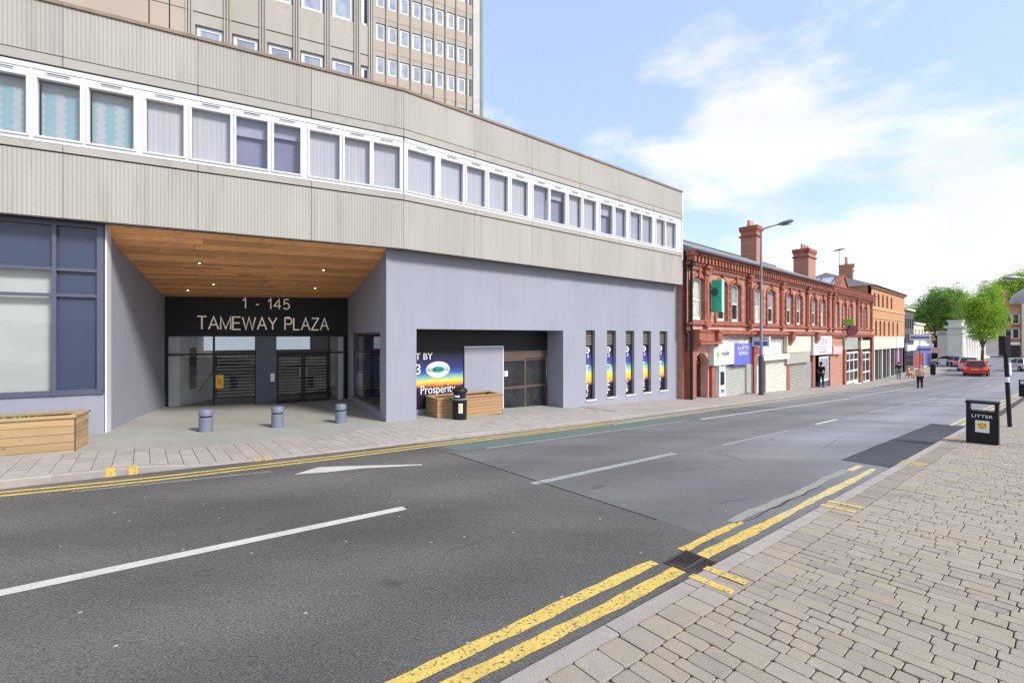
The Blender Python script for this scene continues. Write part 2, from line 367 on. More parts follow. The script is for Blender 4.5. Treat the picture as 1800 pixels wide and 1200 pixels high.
# asphalt ------------------------------------------------------------
def asphalt(name, col, speck, zones=True, rough=.75):
    m = mat(name, col, rough, .13, .35, fine=.42, fscale=70, bump=.6, bscale=110, spec=.35)
    tint(m, tuple(c*1.9 for c in col), 95, .60, .72, seed=3, detail=2)
    tint(m, tuple(c*.55 for c in col), 120, .60, .74, seed=9, detail=2)
    t = m.node_tree; L = t.links.new; p = t.nodes['Principled BSDF']; src = p.inputs['Base Color'].links[0].from_socket
    tcn = t.nodes.new('ShaderNodeTexCoord')
    if zones:                                               # the newer surface dressing starts at the joint, D about 4.4
        dt = t.nodes.new('ShaderNodeVectorMath'); dt.operation = 'DOT_PRODUCT'; dt.inputs[1].default_value = (SX, SY, 0)
        L(tcn.outputs['Object'], dt.inputs[0])
        def zone(src, lo, hi, colr, f):
            r = t.nodes.new('ShaderNodeMapRange'); r.inputs['From Min'].default_value = lo; r.inputs['From Max'].default_value = hi
            r.inputs['To Max'].default_value = f; L(dt.outputs['Value'], r.inputs['Value'])
            x = t.nodes.new('ShaderNodeMixRGB'); L(r.outputs[0], x.inputs[0]); L(src, x.inputs[1]); x.inputs[2].default_value = (*colr, 1)
            return x.outputs[0]
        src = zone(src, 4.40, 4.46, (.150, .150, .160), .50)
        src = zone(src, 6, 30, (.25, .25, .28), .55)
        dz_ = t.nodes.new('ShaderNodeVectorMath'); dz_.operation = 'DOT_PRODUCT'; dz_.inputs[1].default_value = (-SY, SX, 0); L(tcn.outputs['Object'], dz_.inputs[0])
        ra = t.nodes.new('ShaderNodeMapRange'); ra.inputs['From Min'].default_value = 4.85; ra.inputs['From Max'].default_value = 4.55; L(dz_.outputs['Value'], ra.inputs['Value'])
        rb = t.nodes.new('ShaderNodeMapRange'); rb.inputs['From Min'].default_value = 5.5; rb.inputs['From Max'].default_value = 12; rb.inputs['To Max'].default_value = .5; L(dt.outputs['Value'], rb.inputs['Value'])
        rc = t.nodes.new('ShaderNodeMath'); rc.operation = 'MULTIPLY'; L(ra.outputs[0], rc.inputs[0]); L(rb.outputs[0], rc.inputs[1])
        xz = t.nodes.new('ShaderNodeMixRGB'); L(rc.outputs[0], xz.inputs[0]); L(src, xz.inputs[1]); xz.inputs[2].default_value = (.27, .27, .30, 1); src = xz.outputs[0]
    v = t.nodes.new('ShaderNodeTexVoronoi'); v.voronoi_dimensions = '2D'; v.inputs['Scale'].default_value = 1.15; v.inputs['Randomness'].default_value = 1; L(tcn.outputs['Object'], v.inputs['Vector'])
    r = t.nodes.new('ShaderNodeMapRange'); r.inputs['From Min'].default_value = .018; r.inputs['From Max'].default_value = .008; r.inputs['To Max'].default_value = .55
    L(v.outputs['Distance'], r.inputs['Value'])
    x = t.nodes.new('ShaderNodeMixRGB'); L(r.outputs[0], x.inputs[0]); L(src, x.inputs[1]); x.inputs[2].default_value = (*speck, 1)
    v2 = t.nodes.new('ShaderNodeTexNoise'); v2.inputs['Scale'].default_value = .55; v2.inputs['Detail'].default_value = 6; L(tcn.outputs['Object'], v2.inputs['Vector'])
    mp = t.nodes.new('ShaderNodeMapping'); mp.inputs['Rotation'].default_value = (0, 0, -math.radians(39)); mp.inputs['Scale'].default_value = (.35, 1.6, 1)
    L(tcn.outputs['Object'], mp.inputs[0]); L(mp.outputs[0], v2.inputs['Vector'])
    r2 = t.nodes.new('ShaderNodeMapRange'); r2.inputs['From Min'].default_value = .3; r2.inputs['From Max'].default_value = .72
    r2.inputs['To Min'].default_value = .80; r2.inputs['To Max'].default_value = 1.22; L(v2.outputs['Fac'], r2.inputs['Value'])
    y = t.nodes.new('ShaderNodeMixRGB'); y.blend_type = 'MULTIPLY'; y.inputs[0].default_value = 1; L(x.outputs[0], y.inputs[1]); L(r2.outputs[0], y.inputs[2])
    cur = y.outputs[0]
    # tyre-polished tracks along the street, a few ragged cracks and oil spots
    dq = t.nodes.new('ShaderNodeVectorMath'); dq.operation = 'DOT_PRODUCT'; dq.inputs[1].default_value = (-SY, SX, 0); L(tcn.outputs['Object'], dq.inputs[0])
    sn = t.nodes.new('ShaderNodeMath'); sn.operation = 'SINE'; m1 = t.nodes.new('ShaderNodeMath'); m1.operation = 'MULTIPLY'; m1.inputs[1].default_value = 3.9
    L(dq.outputs['Value'], m1.inputs[0]); L(m1.outputs[0], sn.inputs[0])
    r3 = t.nodes.new('ShaderNodeMapRange'); r3.inputs['From Min'].default_value = -1; r3.inputs['To Min'].default_value = .93; r3.inputs['To Max'].default_value = 1.09; L(sn.outputs[0], r3.inputs['Value'])
    y2 = t.nodes.new('ShaderNodeMixRGB'); y2.blend_type = 'MULTIPLY'; y2.inputs[0].default_value = 1; L(cur, y2.inputs[1]); L(r3.outputs[0], y2.inputs[2]); cur = y2.outputs[0]
    nw_ = t.nodes.new('ShaderNodeTexNoise'); nw_.inputs['Scale'].default_value = 3.0; nw_.inputs['Detail'].default_value = 5; L(tcn.outputs['Object'], nw_.inputs['Vector'])
    vm = t.nodes.new('ShaderNodeMixRGB'); vm.inputs[0].default_value = .10; L(tcn.outputs['Object'], vm.inputs[1]); L(nw_.outputs['Color'], vm.inputs[2])
    cr = t.nodes.new('ShaderNodeTexVoronoi'); cr.feature = 'DISTANCE_TO_EDGE'; cr.inputs['Scale'].default_value = .42; L(vm.outputs[0], cr.inputs['Vector'])
    r4 = t.nodes.new('ShaderNodeMapRange'); r4.inputs['From Min'].default_value = .0045; r4.inputs['From Max'].default_value = .0015; r4.inputs['To Max'].default_value = .55; L(cr.outputs['Distance'], r4.inputs['Value'])
    ms = t.nodes.new('ShaderNodeTexNoise'); ms.inputs['Scale'].default_value = .45; L(tcn.outputs['Object'], ms.inputs['Vector'])
    r5 = t.nodes.new('ShaderNodeMapRange'); r5.inputs['From Min'].default_value = .52; r5.inputs['From Max'].default_value = .6; L(ms.outputs['Fac'], r5.inputs['Value'])
    mm = t.nodes.new('ShaderNodeMath'); mm.operation = 'MULTIPLY'; L(r4.outputs[0], mm.inputs[0]); L(r5.outputs[0], mm.inputs[1])
    y3 = t.nodes.new('ShaderNodeMixRGB'); L(mm.outputs[0], y3.inputs[0]); L(cur, y3.inputs[1]); y3.inputs[2].default_value = (.03, .03, .03, 1); cur = y3.outputs[0]
    L(cur, p.inputs['Base Color'])
    tint(m, (.05, .048, .048), 1.7, .70, .80, detail=3, seed=11)
    return m
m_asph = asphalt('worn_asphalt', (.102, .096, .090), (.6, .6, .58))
m_patch = asphalt('dark_asphalt_patch', (.050, .050, .062), (.2, .2, .2), False)
m_tarmac = mat('pale_tarmac', (.30, .295, .265), .9, .10, .9, fine=.14, fscale=70, bump=.4, bscale=110)
m_bed = mat('joint_sand', (.060, .048, .038), 1, .25, 14)
m_paver = tint(tint(mat('concrete_block', (.285, .246, .216), .88, .10, 9, rv=.15, fine=.20, fscale=150, bump=.5, bscale=120), (.33, .275, .20), 1, .50, .78, seed=5), (.20, .17, .15), 2.1, .62, .78, seed=2)
tint(m_paver, (.09, .08, .075), 7, .075, .05, tex='v'); tint(m_paver, (.21, .185, .165), 1.6, .60, .75, seed=7)
rtint(m_paver, (.33, .275, .20), .6)
m_paverf = bricky(tint(mat('far_block_paving', (.275, .24, .21), .9, .12, 3, fine=.08, fscale=30), (.40, .34, .25), 1, .45, .75), (.325, .275, .23), (.15, .125, .105), .20, .12, .008, 'XY')
m_slab = tint(mat('pink_grey_block', (.345, .305, .28), .88, .09, 6, rv=.09, fine=.20, fscale=120, bump=.4, bscale=100), (.30, .27, .25), 1.3, .55, .8)
m_slabf = mat('far_pavement', (.33, .29, .265), .9, .12, 1.5, fine=.08, fscale=14)
m_kerb = tint(mat('kerb_concrete', (.335, .295, .27), .85, .08, 5, rv=.07, fine=.10, fscale=110, bump=.3, bscale=90), (.27, .23, .21), 3, .55, .8)
def worn(name, col, lo, hi, under=(.10, .10, .105), sc=42, st=(1, 1, 1)):
    m = mat(name, col, .7, .10, 4, fine=.08, fscale=60)
    tint(m, under, sc, lo, hi, st, detail=8); return m
m_yline = worn('yellow_line', (.60, .43, .095), .53, .64)
m_yline2 = worn('faded_yellow_line', (.58, .47, .21), .52, .66)
m_yold = worn('rubbed_out_line', (.27, .27, .235), .5, .7)
m_wline = worn('white_line', (.50, .49, .45), .60, .72)
m_wline2 = worn('faded_white_line', (.36, .36, .365), .47, .62)
m_wold = worn('old_white_line', (.34, .34, .34), .48, .60)
m_gstrip = worn('green_bay_surface', (.07, .165, .125), .36, .60, (.13, .13, .14), 3.5)
m_tar = mat('tar_seam', (.030, .030, .033), .6, .2, 6)

Sg = dict(kind='structure')
# ground sheet to the horizon
mb = MB(); xs = [-1800, -400, -120, -50, -20, 0, 20, 40, 60, 85, 120, 180, 400, 1800]; ys = [-1800, -300, -60, -20, 0, 15, 30, 45, 60, 80, 110, 160, 400, 1800]
mb.add([(x, y, G(x, y)-.10) for y in ys for x in xs], [(j*14+i, j*14+i+1, j*14+15+i, j*14+14+i) for j in range(13) for i in range(13)])
mb.build('ground', mat('distant_ground', (.16, .15, .14), 1, .1), **Sg)
mb = MB(); strip(mb, DS, 1.86, kl, 0)
# junction beyond D = 85
g = [W(D, q) for D in (85, 100, 130, 170) for q in (-40, -10, 1.86, 10.1, 30, 70)]
mb.add(g, [(j*6+i, j*6+6+i, j*6+7+i, j*6+i+1) for j in range(3) for i in range(5)])
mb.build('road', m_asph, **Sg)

# left side: kerb, block strip, forecourt -----------------------------
def qp(D): return kl(D)+.13                                 # back of kerb
lp = MB(); strip(lp, DS, qp, lambda D: 10.35+(.8 if D > 3.5 else 0), lambda D: kh(D)-.012)
pav_l = lp.build('pavement', m_bed, **Sg)
mb = MB(); strip(mb, DS, lambda D: 10.30, lambda D: 40, lambda D: kh(D)-.004)
mb.build('forecourt', m_tarmac, **Sg)
mb = MB(); strip(mb, [D for D in DS if D >= 12], qp, lambda D: 16, lambda D: kh(D)+.002)
mb.build('far_pavement', m_slabf, **Sg)
def paver(pD, pq, D0, D1, q0, q1, h, hb, name, m, par, c=.003, g=.003, sink=.03):
    """a block with chamfered edges, laid to the fall of the ground"""
    x0, y0, z0 = W((D0+D1)/2, (q0+q1)/2, 0)
    hf = h if callable(h) else (lambda D: h)
    dz = rnd.uniform(-.002, .002); tl = rnd.uniform(-.004, .004)
    D0 += g; D1 -= g; q0 += g; q1 -= g; k = min(.012, (D1-D0)*.15)
    def ring(i, z):
        a, b, e, f = D0+i, D1-i, q0+i, q1-i
        pts = [(a+k, e), (b-k, e), (b, e+k), (b, f-k), (b-k, f), (a+k, f), (a, f-k), (a, e+k)]
        r = []
        for D, q in pts:
            X, Y, Z = W(D, q, hf(D)+z+dz+tl*(D-D0)/(D1-D0)*(1 if z > -.01 else 0)); r.append((X-x0, Y-y0, Z-z0))
        return r
    vs = ring(c, 0)+ring(0, -c)+ring(0, -sink)
    fs = [tuple(range(8))]+[(8+i, 8+(i+1) % 8, (i+1) % 8, i) for i in range(8)]+[(16+i, 16+(i+1) % 8, 8+(i+1) % 8, 8+i) for i in range(8)]
    if isinstance(par, MB): par.add([(v[0]+x0, v[1]+y0, v[2]+z0) for v in vs], fs); return
    MB().add(vs, fs).build(name, m, par, T(x0, y0, z0))
D = -7.0; far_l = MB()
while D < 12:
    wd = rnd.choice((.20, .22, .22, .24)); q = qp(D+wd/2)+.005; qe = 10.33+(.75 if D > 3.6 else 0)
    first = True
    while q < qe-.12:
        l = rnd.uniform(.42, .72) if not first else rnd.uniform(.18, .6); first = False
        e = min(q+l, qe)
        if qe-e < .15: e = qe
        paver(0, 0, D, D+wd, q, e, lambda D: kh(D)+.002, 0, 'paving_block', m_slab, pav_l if -2.6 < D < 3.4 else far_l); q = e
    D += wd
o = far_l.build('distant_paving_blocks', m_slab, pav_l); o['kind'] = 'stuff'
# left kerb stones
def kerbstone(D0, D1, qf, side, h, par, m=m_kerb, wd=.13):
    x0, y0, z0 = W(D0, qf(D0)); hf = h if callable(h) else (lambda D: h)
    vs = []
    for D in (D0+.004, D1-.004):
        a = qf(D)
        for q, z in ((a, -.06), (a, hf(D)-.012), (a+side*.014, hf(D)), (a+side*wd, hf(D)), (a+side*wd, -.06)):
            X, Y, Z = W(D, q, z); vs.append((X-x0, Y-y0, Z-z0))
    MB().add(vs, [(0,5,6,1),(1,6,7,2),(2,7,8,3),(3,8,9,4),(0,1,2,3,4),(9,8,7,6,5)]).build('kerb_stone', m, par, T(x0, y0, z0))
kb = MB(); strip(kb, DS, kl, qp, -.03); kerb_l = kb.build('kerb', m_bed, **Sg)
for D0 in frange(-5.4, 26.55, .9)[:-1]: kerbstone(D0, D0+.913, kl, 1, kh, kerb_l)
kb = MB()
for a, b in zip(DS, DS[1:]):
    if a >= 26.5: strip(kb, [a, b], kl, qp, .08); strip(kb, [a, b], lambda D: kl(D)-.001, kl, lambda D: .08)
    if a >= 26.5: kb.add([W(a, kl(a), 0), W(b, kl(b), 0), W(b, kl(b), .08), W(a, kl(a), .08)], [(0, 1, 2, 3)])
kb.build('distant_kerb', m_kerb, kerb_l)
# right side -----------------------------------------------------------
KH = .10
DR = [-20, -10, -4, 0, 3, 6, 9, 12, 16, 20, 26, 34, 42]+list(range(46, 64, 2))+[70, 85]
mb = MB(); strip(mb, DR, 1.73, -14, KH-.014); pav_r = mb.build('pavement', m_bed, **Sg)
mb = MB(); strip(mb, DR, 1.86, 1.73, -.03); kerb_r = mb.build('kerb', m_bed, **Sg)
for D0 in frange(-1.37, 26.63, .9)[:-1]:
    odd = 3.05 < D0+.1 < 3.3
    kerbstone(D0, D0+.9, lambda D: 1.86, -1, KH, kerb_r)
kb = MB(); DD = [D for D in DR if D > 26.6]; DD = [26.63]+DD
strip(kb, DD, 1.86, 1.73, KH); vs = []
for D in DD: vs += [W(D, 1.86, 0), W(D, 1.86, KH)]
kb.add(vs, [(2*i, 2*i+1, 2*i+3, 2*i+2) for i in range(len(DD)-1)]); kb.build('distant_kerb', m_kerb, kerb_r)
edge = MB(); D = -1.
while D < 22:
    l = rnd.choice((.19, .2, .2, .21)); paver(0, 0, D, D+l, 1.52, 1.725, KH, 0, 'edging_block', m_paver, pav_r if 1.4 < D < 6.5 else edge); D += l
o = edge.build('distant_edging_blocks', m_paver, pav_r); o['kind'] = 'stuff'
rest = MB(); n_ind = 0; D = -1.2
while D < 19:
    wd = rnd.choice((.095, .11, .115, .13, .15)); q = 1.515-rnd.uniform(0, .05) if False else 1.515
    while q > -1.6:
        l = rnd.choice((.10, .13, .155, .18, .21, .25)); e = q-l
        ind = 1.5 < D < 5.2 and e < 1.5 and q > .05*D-.08 and n_ind < 262
        # only what the picture can show is laid block by block
        if ind:
            x, y, _ = W(D, q); ind = y > .3 and abs(x/y) < 1.25 and (591+ (EYE-G(x, y))*800/y) < 1290
        n_ind += ind
        paver(0, 0, D, D+wd, e, q, KH, 0, 'paving_block', m_paver, pav_r if ind else rest, sink=.02); q = e
    D += wd
o = rest.build('distant_paving_blocks', m_paver, pav_r); o['kind'] = 'stuff'
mb = MB(); strip(mb, [19.0, 20, 26, 34, 42]+list(range(46, 64, 2))+[70, 85], 1.52, -14, KH); mb.build('far_block_paving', m_paverf, pav_r)
mb = MB(); strip(mb, [D for D in DR if D <= 20], -1.6, -14, KH-.002); mb.build('plain_paving', m_paverf, pav_r)

# road markings --------------------------------------------------------
def mark(name, m, segs, h=.004):
    mb = MB()
    for Ds, a, b in segs: strip(mb, Ds, a, b, h)
    return mb.build(name, m, **Sg)
dl = [D for D in DS if D >= -14 and D <= 45]
YI = [(-14, 9.6), (-6, 8.72), (-1.4, 8.42), (-.5, 8.27), (.2, 8.21), (2.7, 8.17), (4, 8.2), (5, 8.2), (12, 8.25)]
def yi(D):
    for (a, b), (c, d) in zip(YI, YI[1:]):
        if D <= c: return b+(d-b)*max(0, D-a)/(c-a)
    return YI[-1][1]
mark('yellow_line', m_yline, [([D for D in dl if D <= 10], lambda D: yi(D)-.045, lambda D: yi(D)+.045), ([D for D in dl if D <= 10], lambda D: yi(D)-.245, lambda D: yi(D)-.155)])
mark('yellow_line', m_yline2, [([D for D in dl if D >= 10], lambda D: kl(D)-.52, lambda D: kl(D)-.43), ([D for D in dl if D >= 10], lambda D: kl(D)-.31, lambda D: kl(D)-.23)])
wv = lambda D, k: .010*math.sin(D*2.1+k)+.005*math.sin(D*7.3+k*2)+.004*math.sin(D*19+k)
mark('yellow_line', m_yline, [(frange(-4, 3.46, .1), lambda D: 2.24+wv(D, 1), lambda D: 2.345+wv(D, 2)), (frange(3.88, 5.1, .1), lambda D: 2.25+wv(D, 4), lambda D: 2.345+wv(D, 3)-.03*max(0, D-4.6))])
mark('yellow_line', m_yline, [(frange(-4, 3.50, .1), lambda D: 2.03+wv(D, 5), lambda D: 2.145+wv(D, 6)), (frange(3.88, 5.6, .1), lambda D: 2.05+wv(D, 7), lambda D: 2.155+wv(D, 5))])
mark('yellow_line', m_yline2, [(frange(5.6, 9.5, .15), lambda D: 2.05+wv(D, 7), lambda D: 2.15+wv(D, 5)), (frange(9.0, 9.6, .6), 2.27, 2.36), (frange(18.6, 45, 3), 2.03, 2.11), (frange(18.3, 45, 3), 2.22, 2.30)])
mark('rubbed_out_line', m_yold, [(frange(5.0, 9.0, .15), lambda D: 2.30+wv(D, 3)*1.5, lambda D: 2.41+wv(D, 9)*2)])
mark('tar_seam', m_tar, [(frange(4.6, 7.6, .25), lambda D: 2.27+.02*math.sin(D*9), lambda D: 2.285+.02*math.sin(D*9)+.012*math.sin(D*23))])
mark('tar_seam', m_tar, [([4.40, 4.42], lambda D: 2.9, lambda D: 7.3)])
mark('lane_line', m_wline, [([-5, -3, 0, 2.36], 4.84, 4.97)])
mark('lane_line', m_wline2, [(frange(4.25, 7.85, 1), 4.72, 4.86)])
mark('lane_line', m_wold, [(frange(9.5, 13, 1), 4.62, 4.70), (frange(20.5, 24, 1.5), 4.62, 4.72)])
mark('lane_line', m_wline, [(frange(15.06, 16.9, 1), 4.62, 4.74)])
mark('lane_line', m_wline2, [(frange(25.5, 29, 1.5), 4.6, 4.72), (frange(31, 33, 1), 4.55, 4.7), (frange(36, 40, 2), 4.5, 4.65), (frange(44, 48, 2), 4.45, 4.6), (frange(52, 56, 2), 4.4, 4.56)])
mark('lane_line', m_wline, [(frange(13.2, 27.8, 2), 7.10, 7.2), (frange(29, 46, 3), lambda D: 7.35+.02*(D-29), lambda D: 7.46+.02*(D-29))])
mark('old_edge_line', m_wold, [(frange(-.7, 1.5, .5), lambda D: 7.92-.14*(D+.7), lambda D: 7.97-.14*(D+.7))])
mark('old_edge_line', m_wold, [(frange(5.2, 12.5, .8), 7.18, 7.26)])
mark('cross_line', m_wline2, [(frange(27.2, 27.6, .4), 3.2, 5.6), (frange(29, 29.5, .4), 3.0, 4.6)])
mark('green_bay_surface', m_gstrip, [(frange(4.6, 13.2, 1), 7.28, lambda D: kl(D)-.54)], .003)
mb = MB(); arrow = [bp(*p) for p in ((517, 834), (560, 821), (600, 819.5), (742, 816), (742, 818), (640, 823), (575, 830))]
mb.add([(x, y, G(x, y)+.0045) for x, y in arrow], [(0, 1, 2, 3, 4, 5, 6)]); mb.build('deflection_arrow', m_wline, **Sg)
mb = MB(); strip(mb, [9.86, 12, 15, 18.4], 1.865, lambda D: 2.70, .003); mb = MB(); r_ = random.Random(4); mb = MB(); Dp = frange(9.86, 18.4, .35); Lq = [2.68+r_.uniform(-.010, .010) for _ in Dp]
strip(mb, Dp, 1.865, lambda D: Lq[min(len(Lq)-1, int((D-9.86)/.3503+.5))], .003)
for q0_ in (1.9, 2.1, 2.3, 2.5): a_ = r_.uniform(-.06, .0); mb.add([W(9.87, q0_, .003), W(9.87+a_, q0_+.05, .003), W(9.87+a_*.6, q0_+.14, .003), W(9.87, q0_+.2, .003)], [(0, 1, 2, 3)])
mb.build('road_patch', m_patch, **Sg)
# yellow kerb ticks
mb = MB()
for D0 in (3.24, 3.46, 6.12, 6.36, 9.85, 10.05, 14.0, 14.25, 18.2):
    strip(mb, [D0, D0+.085], 1.862, 1.735, KH+.004); strip(mb, [D0, D0+.085], 1.722, 1.535, KH+.005)
mb.build('yellow_kerb_marks', m_yline, **Sg)
mb = MB()
for D0 in (-.42, -.17, 1.42, 1.58):
    strip(mb, [D0, D0+.11], lambda D: kl(D)-.012, lambda D: kl(D)+.13, lambda D: kh(D)+.004)
    mb.add([W(D0, kl(D0)-.012, .0), W(D0+.11, kl(D0+.11)-.012, .0), W(D0+.11, kl(D0+.11)-.012, kh(D0+.11)+.004), W(D0, kl(D0)-.012, kh(D0)+.004)], [(0, 1, 2, 3)])
mb.build('yellow_kerb_marks', m_yline, **Sg)
# gully grate
gx, gy, gz = W(3.69, 2.06); GM = T(gx, gy, gz+.006, math.atan2(SY, SX))
m_iron = tint(mat('cast_iron', (.055, .045, .042), .6, .2, 9), (.16, .08, .04), 7, .55, .7)
gr = thing('drain_grate', 'cast iron drain grate with slats lying under the yellow lines by the kerb', 'drain grate', GM)
MB().box(-.17, .17, -.185, .185, -.02, -.006).build('grate_pit', m_dark, gr)
mb = MB()
for a in (-1, 1): mb.box(a*.172-.008, a*.172+.008, -.187, .187, -.005, .006); mb.box(-.164, .164, a*.179-.008, a*.179+.008, -.005, .006)
mb.build('grate_frame', m_iron, gr); MB().box(-.164, .164, -.010, .010, -.005, .007).build('centre_rib', m_iron, gr)
for i in range(9):
    for s_ in (-1, 1):
        x = -.145+i*.036; MB().box(x-.007, x+.007, min(s_*.012, s_*.169), max(s_*.012, s_*.169), -.005, .005).build('bar', m_iron, gr)

# ---------------------------------------------------------------- plaza building
FR = Frame(-2.76, 11.6, 51.2)       # right wing, face of the concrete bands
FL = Frame(-2.76, 11.6, 62.5)       # left wing
ZT, ZG, ZB, ZS0, ZS, ZL, Z0 = 8.06, 7.04, 6.82, 5.36, 5.25, 5.20, 3.99
plaza = thing('plaza_building', 'long cranked grey concrete and lavender building with a timber lined entrance marked TAMEWAY PLAZA', 'building', T(-2.76, 11.6, 0))
def ribbed(name, fr, u0, u1, z0, z1, pitch=.064, d=.006):
    """precast panel whose face is a run of real vertical ribs"""
    a, b = u0+.005, u1-.005; n = max(2, round((b-a-.05)/pitch)); p = (b-a-.05)/n; pr = [(a, 0.)]
    x = a+.025
    for i in range(n): pr += [(x, 0.), (x+p*.25, d), (x+p*.5, d), (x+p*.72, 0.)]; x += p
    pr += [(b, 0.)]
    vs = [(q, y, z0) for q, y in pr]+[(q, y, z1) for q, y in pr]; k = len(pr)
    vs += [(a, .14, z0), (b, .14, z0), (a, .14, z1), (b, .14, z1)]
    fs = [(i, i+1, k+i+1, k+i) for i in range(k-1)]+[(k-1, 2*k+1, 2*k+3, 2*k-1), (2*k, 0, k, 2*k+2)]
    fs += [tuple(range(k, 2*k))+(2*k+3, 2*k+2), tuple(range(k))[::-1]+(2*k, 2*k+1)]
    return MB().add(vs, fs).build(name, m_conc, plaza, fr.M)
LJ = [-17.25, -15.1, -12.95, -10.8, -8.62, -6.47, -4.35, -2.16, 0]
RJ = [0, 2.18, 4.36, 6.53, 8.71, 10.88, 13.06]
for fr, js in ((FL, LJ), (FR, RJ)):
    for a, b in zip(js, js[1:]):
        ribbed('concrete_panel', fr, a, b, ZG, ZT-.07)
        ribbed('concrete_panel', fr, a, b, Z0, ZL)
        MB().box(a+.008, b-.008, -.01, .14, ZB+.02, ZG-.025).build('concrete_strip', m_conc2, plaza, fr.M)
        MB().box(a+.006, b-.006, -.012, .3, ZL+.03, ZS0).build('window_sill', m_conc2, plaza, fr.M)
        MB().box(a+.004, b-.004, -.03, .32, ZT-.066, ZT).build('coping', m_coping, plaza, fr.M)
    MB().box(js[0], js[-1], .035 if fr is FR else .035, .30, Z0+.01, ZL+.03).box(js[0], js[-1], .035, .30, ZB+.01, ZT-.07).build('backing', m_gap, plaza, fr.M)
# roof, rear volume, right gable end
mb = MB(); mb.box(0.2, 13.02, .33, 9, ZT-.35, ZT-.25).box(0.2, 13.02, 8.8, 9, -3, ZT-.3); mb.build('roof', m_lead, plaza, FR.M)
mb = MB(); mb.box(-17.25, 0.2, .33, 4.5, ZT-.38, ZT-.27); mb.build('roof', m_lead, plaza, FL.M)
mb = MB(); mb.box(12.99, 13.06, .30, 9, Z0, ZL).box(12.99, 13.06, .30, 9, ZB, ZT-.07).box(12.99, 13.06, .14, 9, ZL, ZB); mb.build('gable_end', m_conc2, plaza, FR.M)
MB().box(0.1, 12.98, .2, 8.8, Z0+.02, Z0+.2).build('floor_slab', m_conc2, plaza, FR.M)
MB().box(-17.25, -.1, .25, .9, Z0+.02, Z0+.2).build('floor_slab', m_conc2, plaza, FL.M)
# ribbon windows
def ribbon(fr, us, kinds):
    """us: list of (u0, u1, wide mullion to the right) glass extents; one frame per unit of windows"""
    for k, (a, b) in enumerate(us):
        nl = (us[k-1][1]+a)/2 if k else a-.09; nr = (us[k+1][0]+b)/2 if k < len(us)-1 else b+.09
        f = MB(); y0, y1 = .02, .10
        zb, zt = ZS0+.02, ZB-.005; gb, gt = ZS0+.13, ZB-.27
        f.box(nl+.001, a, y0, y1, zb, zt).box(b, nr-.001, y0, y1, zb, zt)
        f.box(a, b, y0, y1, zb, gb).box(a, b, y0, y1, gt, zt)
        f.box(nl+.012, nr-.012, y0-.015, y0-.001, zt-.10, zt-.015)         # head trim
        f.box(a-.045, a-.004, y0-.022, y0-.001, gb-.04, gt+.06).box(b+.004, b+.045, y0-.022, y0-.001, gb-.04, gt+.06)   # opening sash
        f.box(a-.004, b+.004, y0-.022, y0-.001, gb-.04, gb-.004).box(a-.004, b+.004, y0-.022, y0-.001, gt+.004, gt+.06)
        w_ = f.build('window', m_upvc, plaza, fr.M)
        MB().box((a+b)/2-.16, (a+b)/2+.16, y0-.032, y0-.023, gt+.10, gt+.118).build('trickle_vent', m_gap if k % 3 else m_navyf, w_, fr.M)
        MB().add([(a, .06, gb), (b, .06, gb), (b, .06, gt), (a, .06, gt)], [(0, 1, 2, 3)]).build('pane', m_glass, w_, fr.M)
        kd = kinds[k % len(kinds)]; n = max(4, round((b-a)/.085)); p = (b-a)/n
        if kd == 'z':
            MB().add([(a, .2, gb), (b, .2, gb), (b, .2, gt), (a, .2, gt)], [(0, 1, 2, 3)]).build('patterned_blind', m_zig, w_, fr.M)
        elif kd == 'd':
            MB().box(a-.02, b+.02, .25, .3, gb-.05, gt+.05).build('dark_room', m_blindd, w_, fr.M)
            MB().box(a-.02, b+.02, .17, .19, gt-.26-.1*(k % 2), gt+.03).build('blind', m_blind2, w_, fr.M)
        else:
            v = []; fcs = []
            for i in range(n):
                x = a+i*p; v += [(x, .15, gb-.02), (x+p*1.02, .156, gb-.02), (x+p*1.02, .156, gt+.02), (x, .15, gt+.02)]; fcs.append(tuple(range(4*i, 4*i+4)))
            MB().add(v, fcs).build('blind', m_blind if kd == 'b' else m_blind2, w_, fr.M)
            MB().box(a-.02, b+.02, .25, .3, gb-.05, gt+.05).build('dark_room', m_blindd, w_, fr.M)
# zigzag blind material: print on cloth
m_zig = mat('zigzag_cloth', (.38, .42, .46), .8, .05)
t = m_zig.node_tree; L = t.links.new; p = t.nodes['Principled BSDF']; src = p.inputs['Base Color'].links[0].from_socket
tcn = t.nodes.new('ShaderNodeTexCoord'); sp = t.nodes.new('ShaderNodeSeparateXYZ'); L(tcn.outputs['Object'], sp.inputs[0])
def mth(op, a, b=None):
    n = t.nodes.new('ShaderNodeMath'); n.operation = op
    for i, v in enumerate((a, b)):
        if v is None: continue
        if isinstance(v, (int, float)): n.inputs[i].default_value = v
        else: L(v, n.inputs[i])
    return n.outputs[0]
zz = mth('PINGPONG', mth('MULTIPLY', sp.outputs[2], 14), 1)
band = mth('FRACT', mth('MULTIPLY', mth('ADD', sp.outputs[0], mth('MULTIPLY', zz, .05)), 3.4))
sel = mth('MULTIPLY', mth('LESS_THAN', band, .55), mth('LESS_THAN', sp.outputs[2], ZB-.42))
x = t.nodes.new('ShaderNodeMixRGB'); L(sel, x.inputs[0]); L(src, x.inputs[1]); x.inputs[2].default_value = (.22, .37, .42, 1)
L(x.outputs[0], p.inputs['Base Color'])
pre = [(-17.1+.79*i, -16.47+.79*i) for i in range(10)]
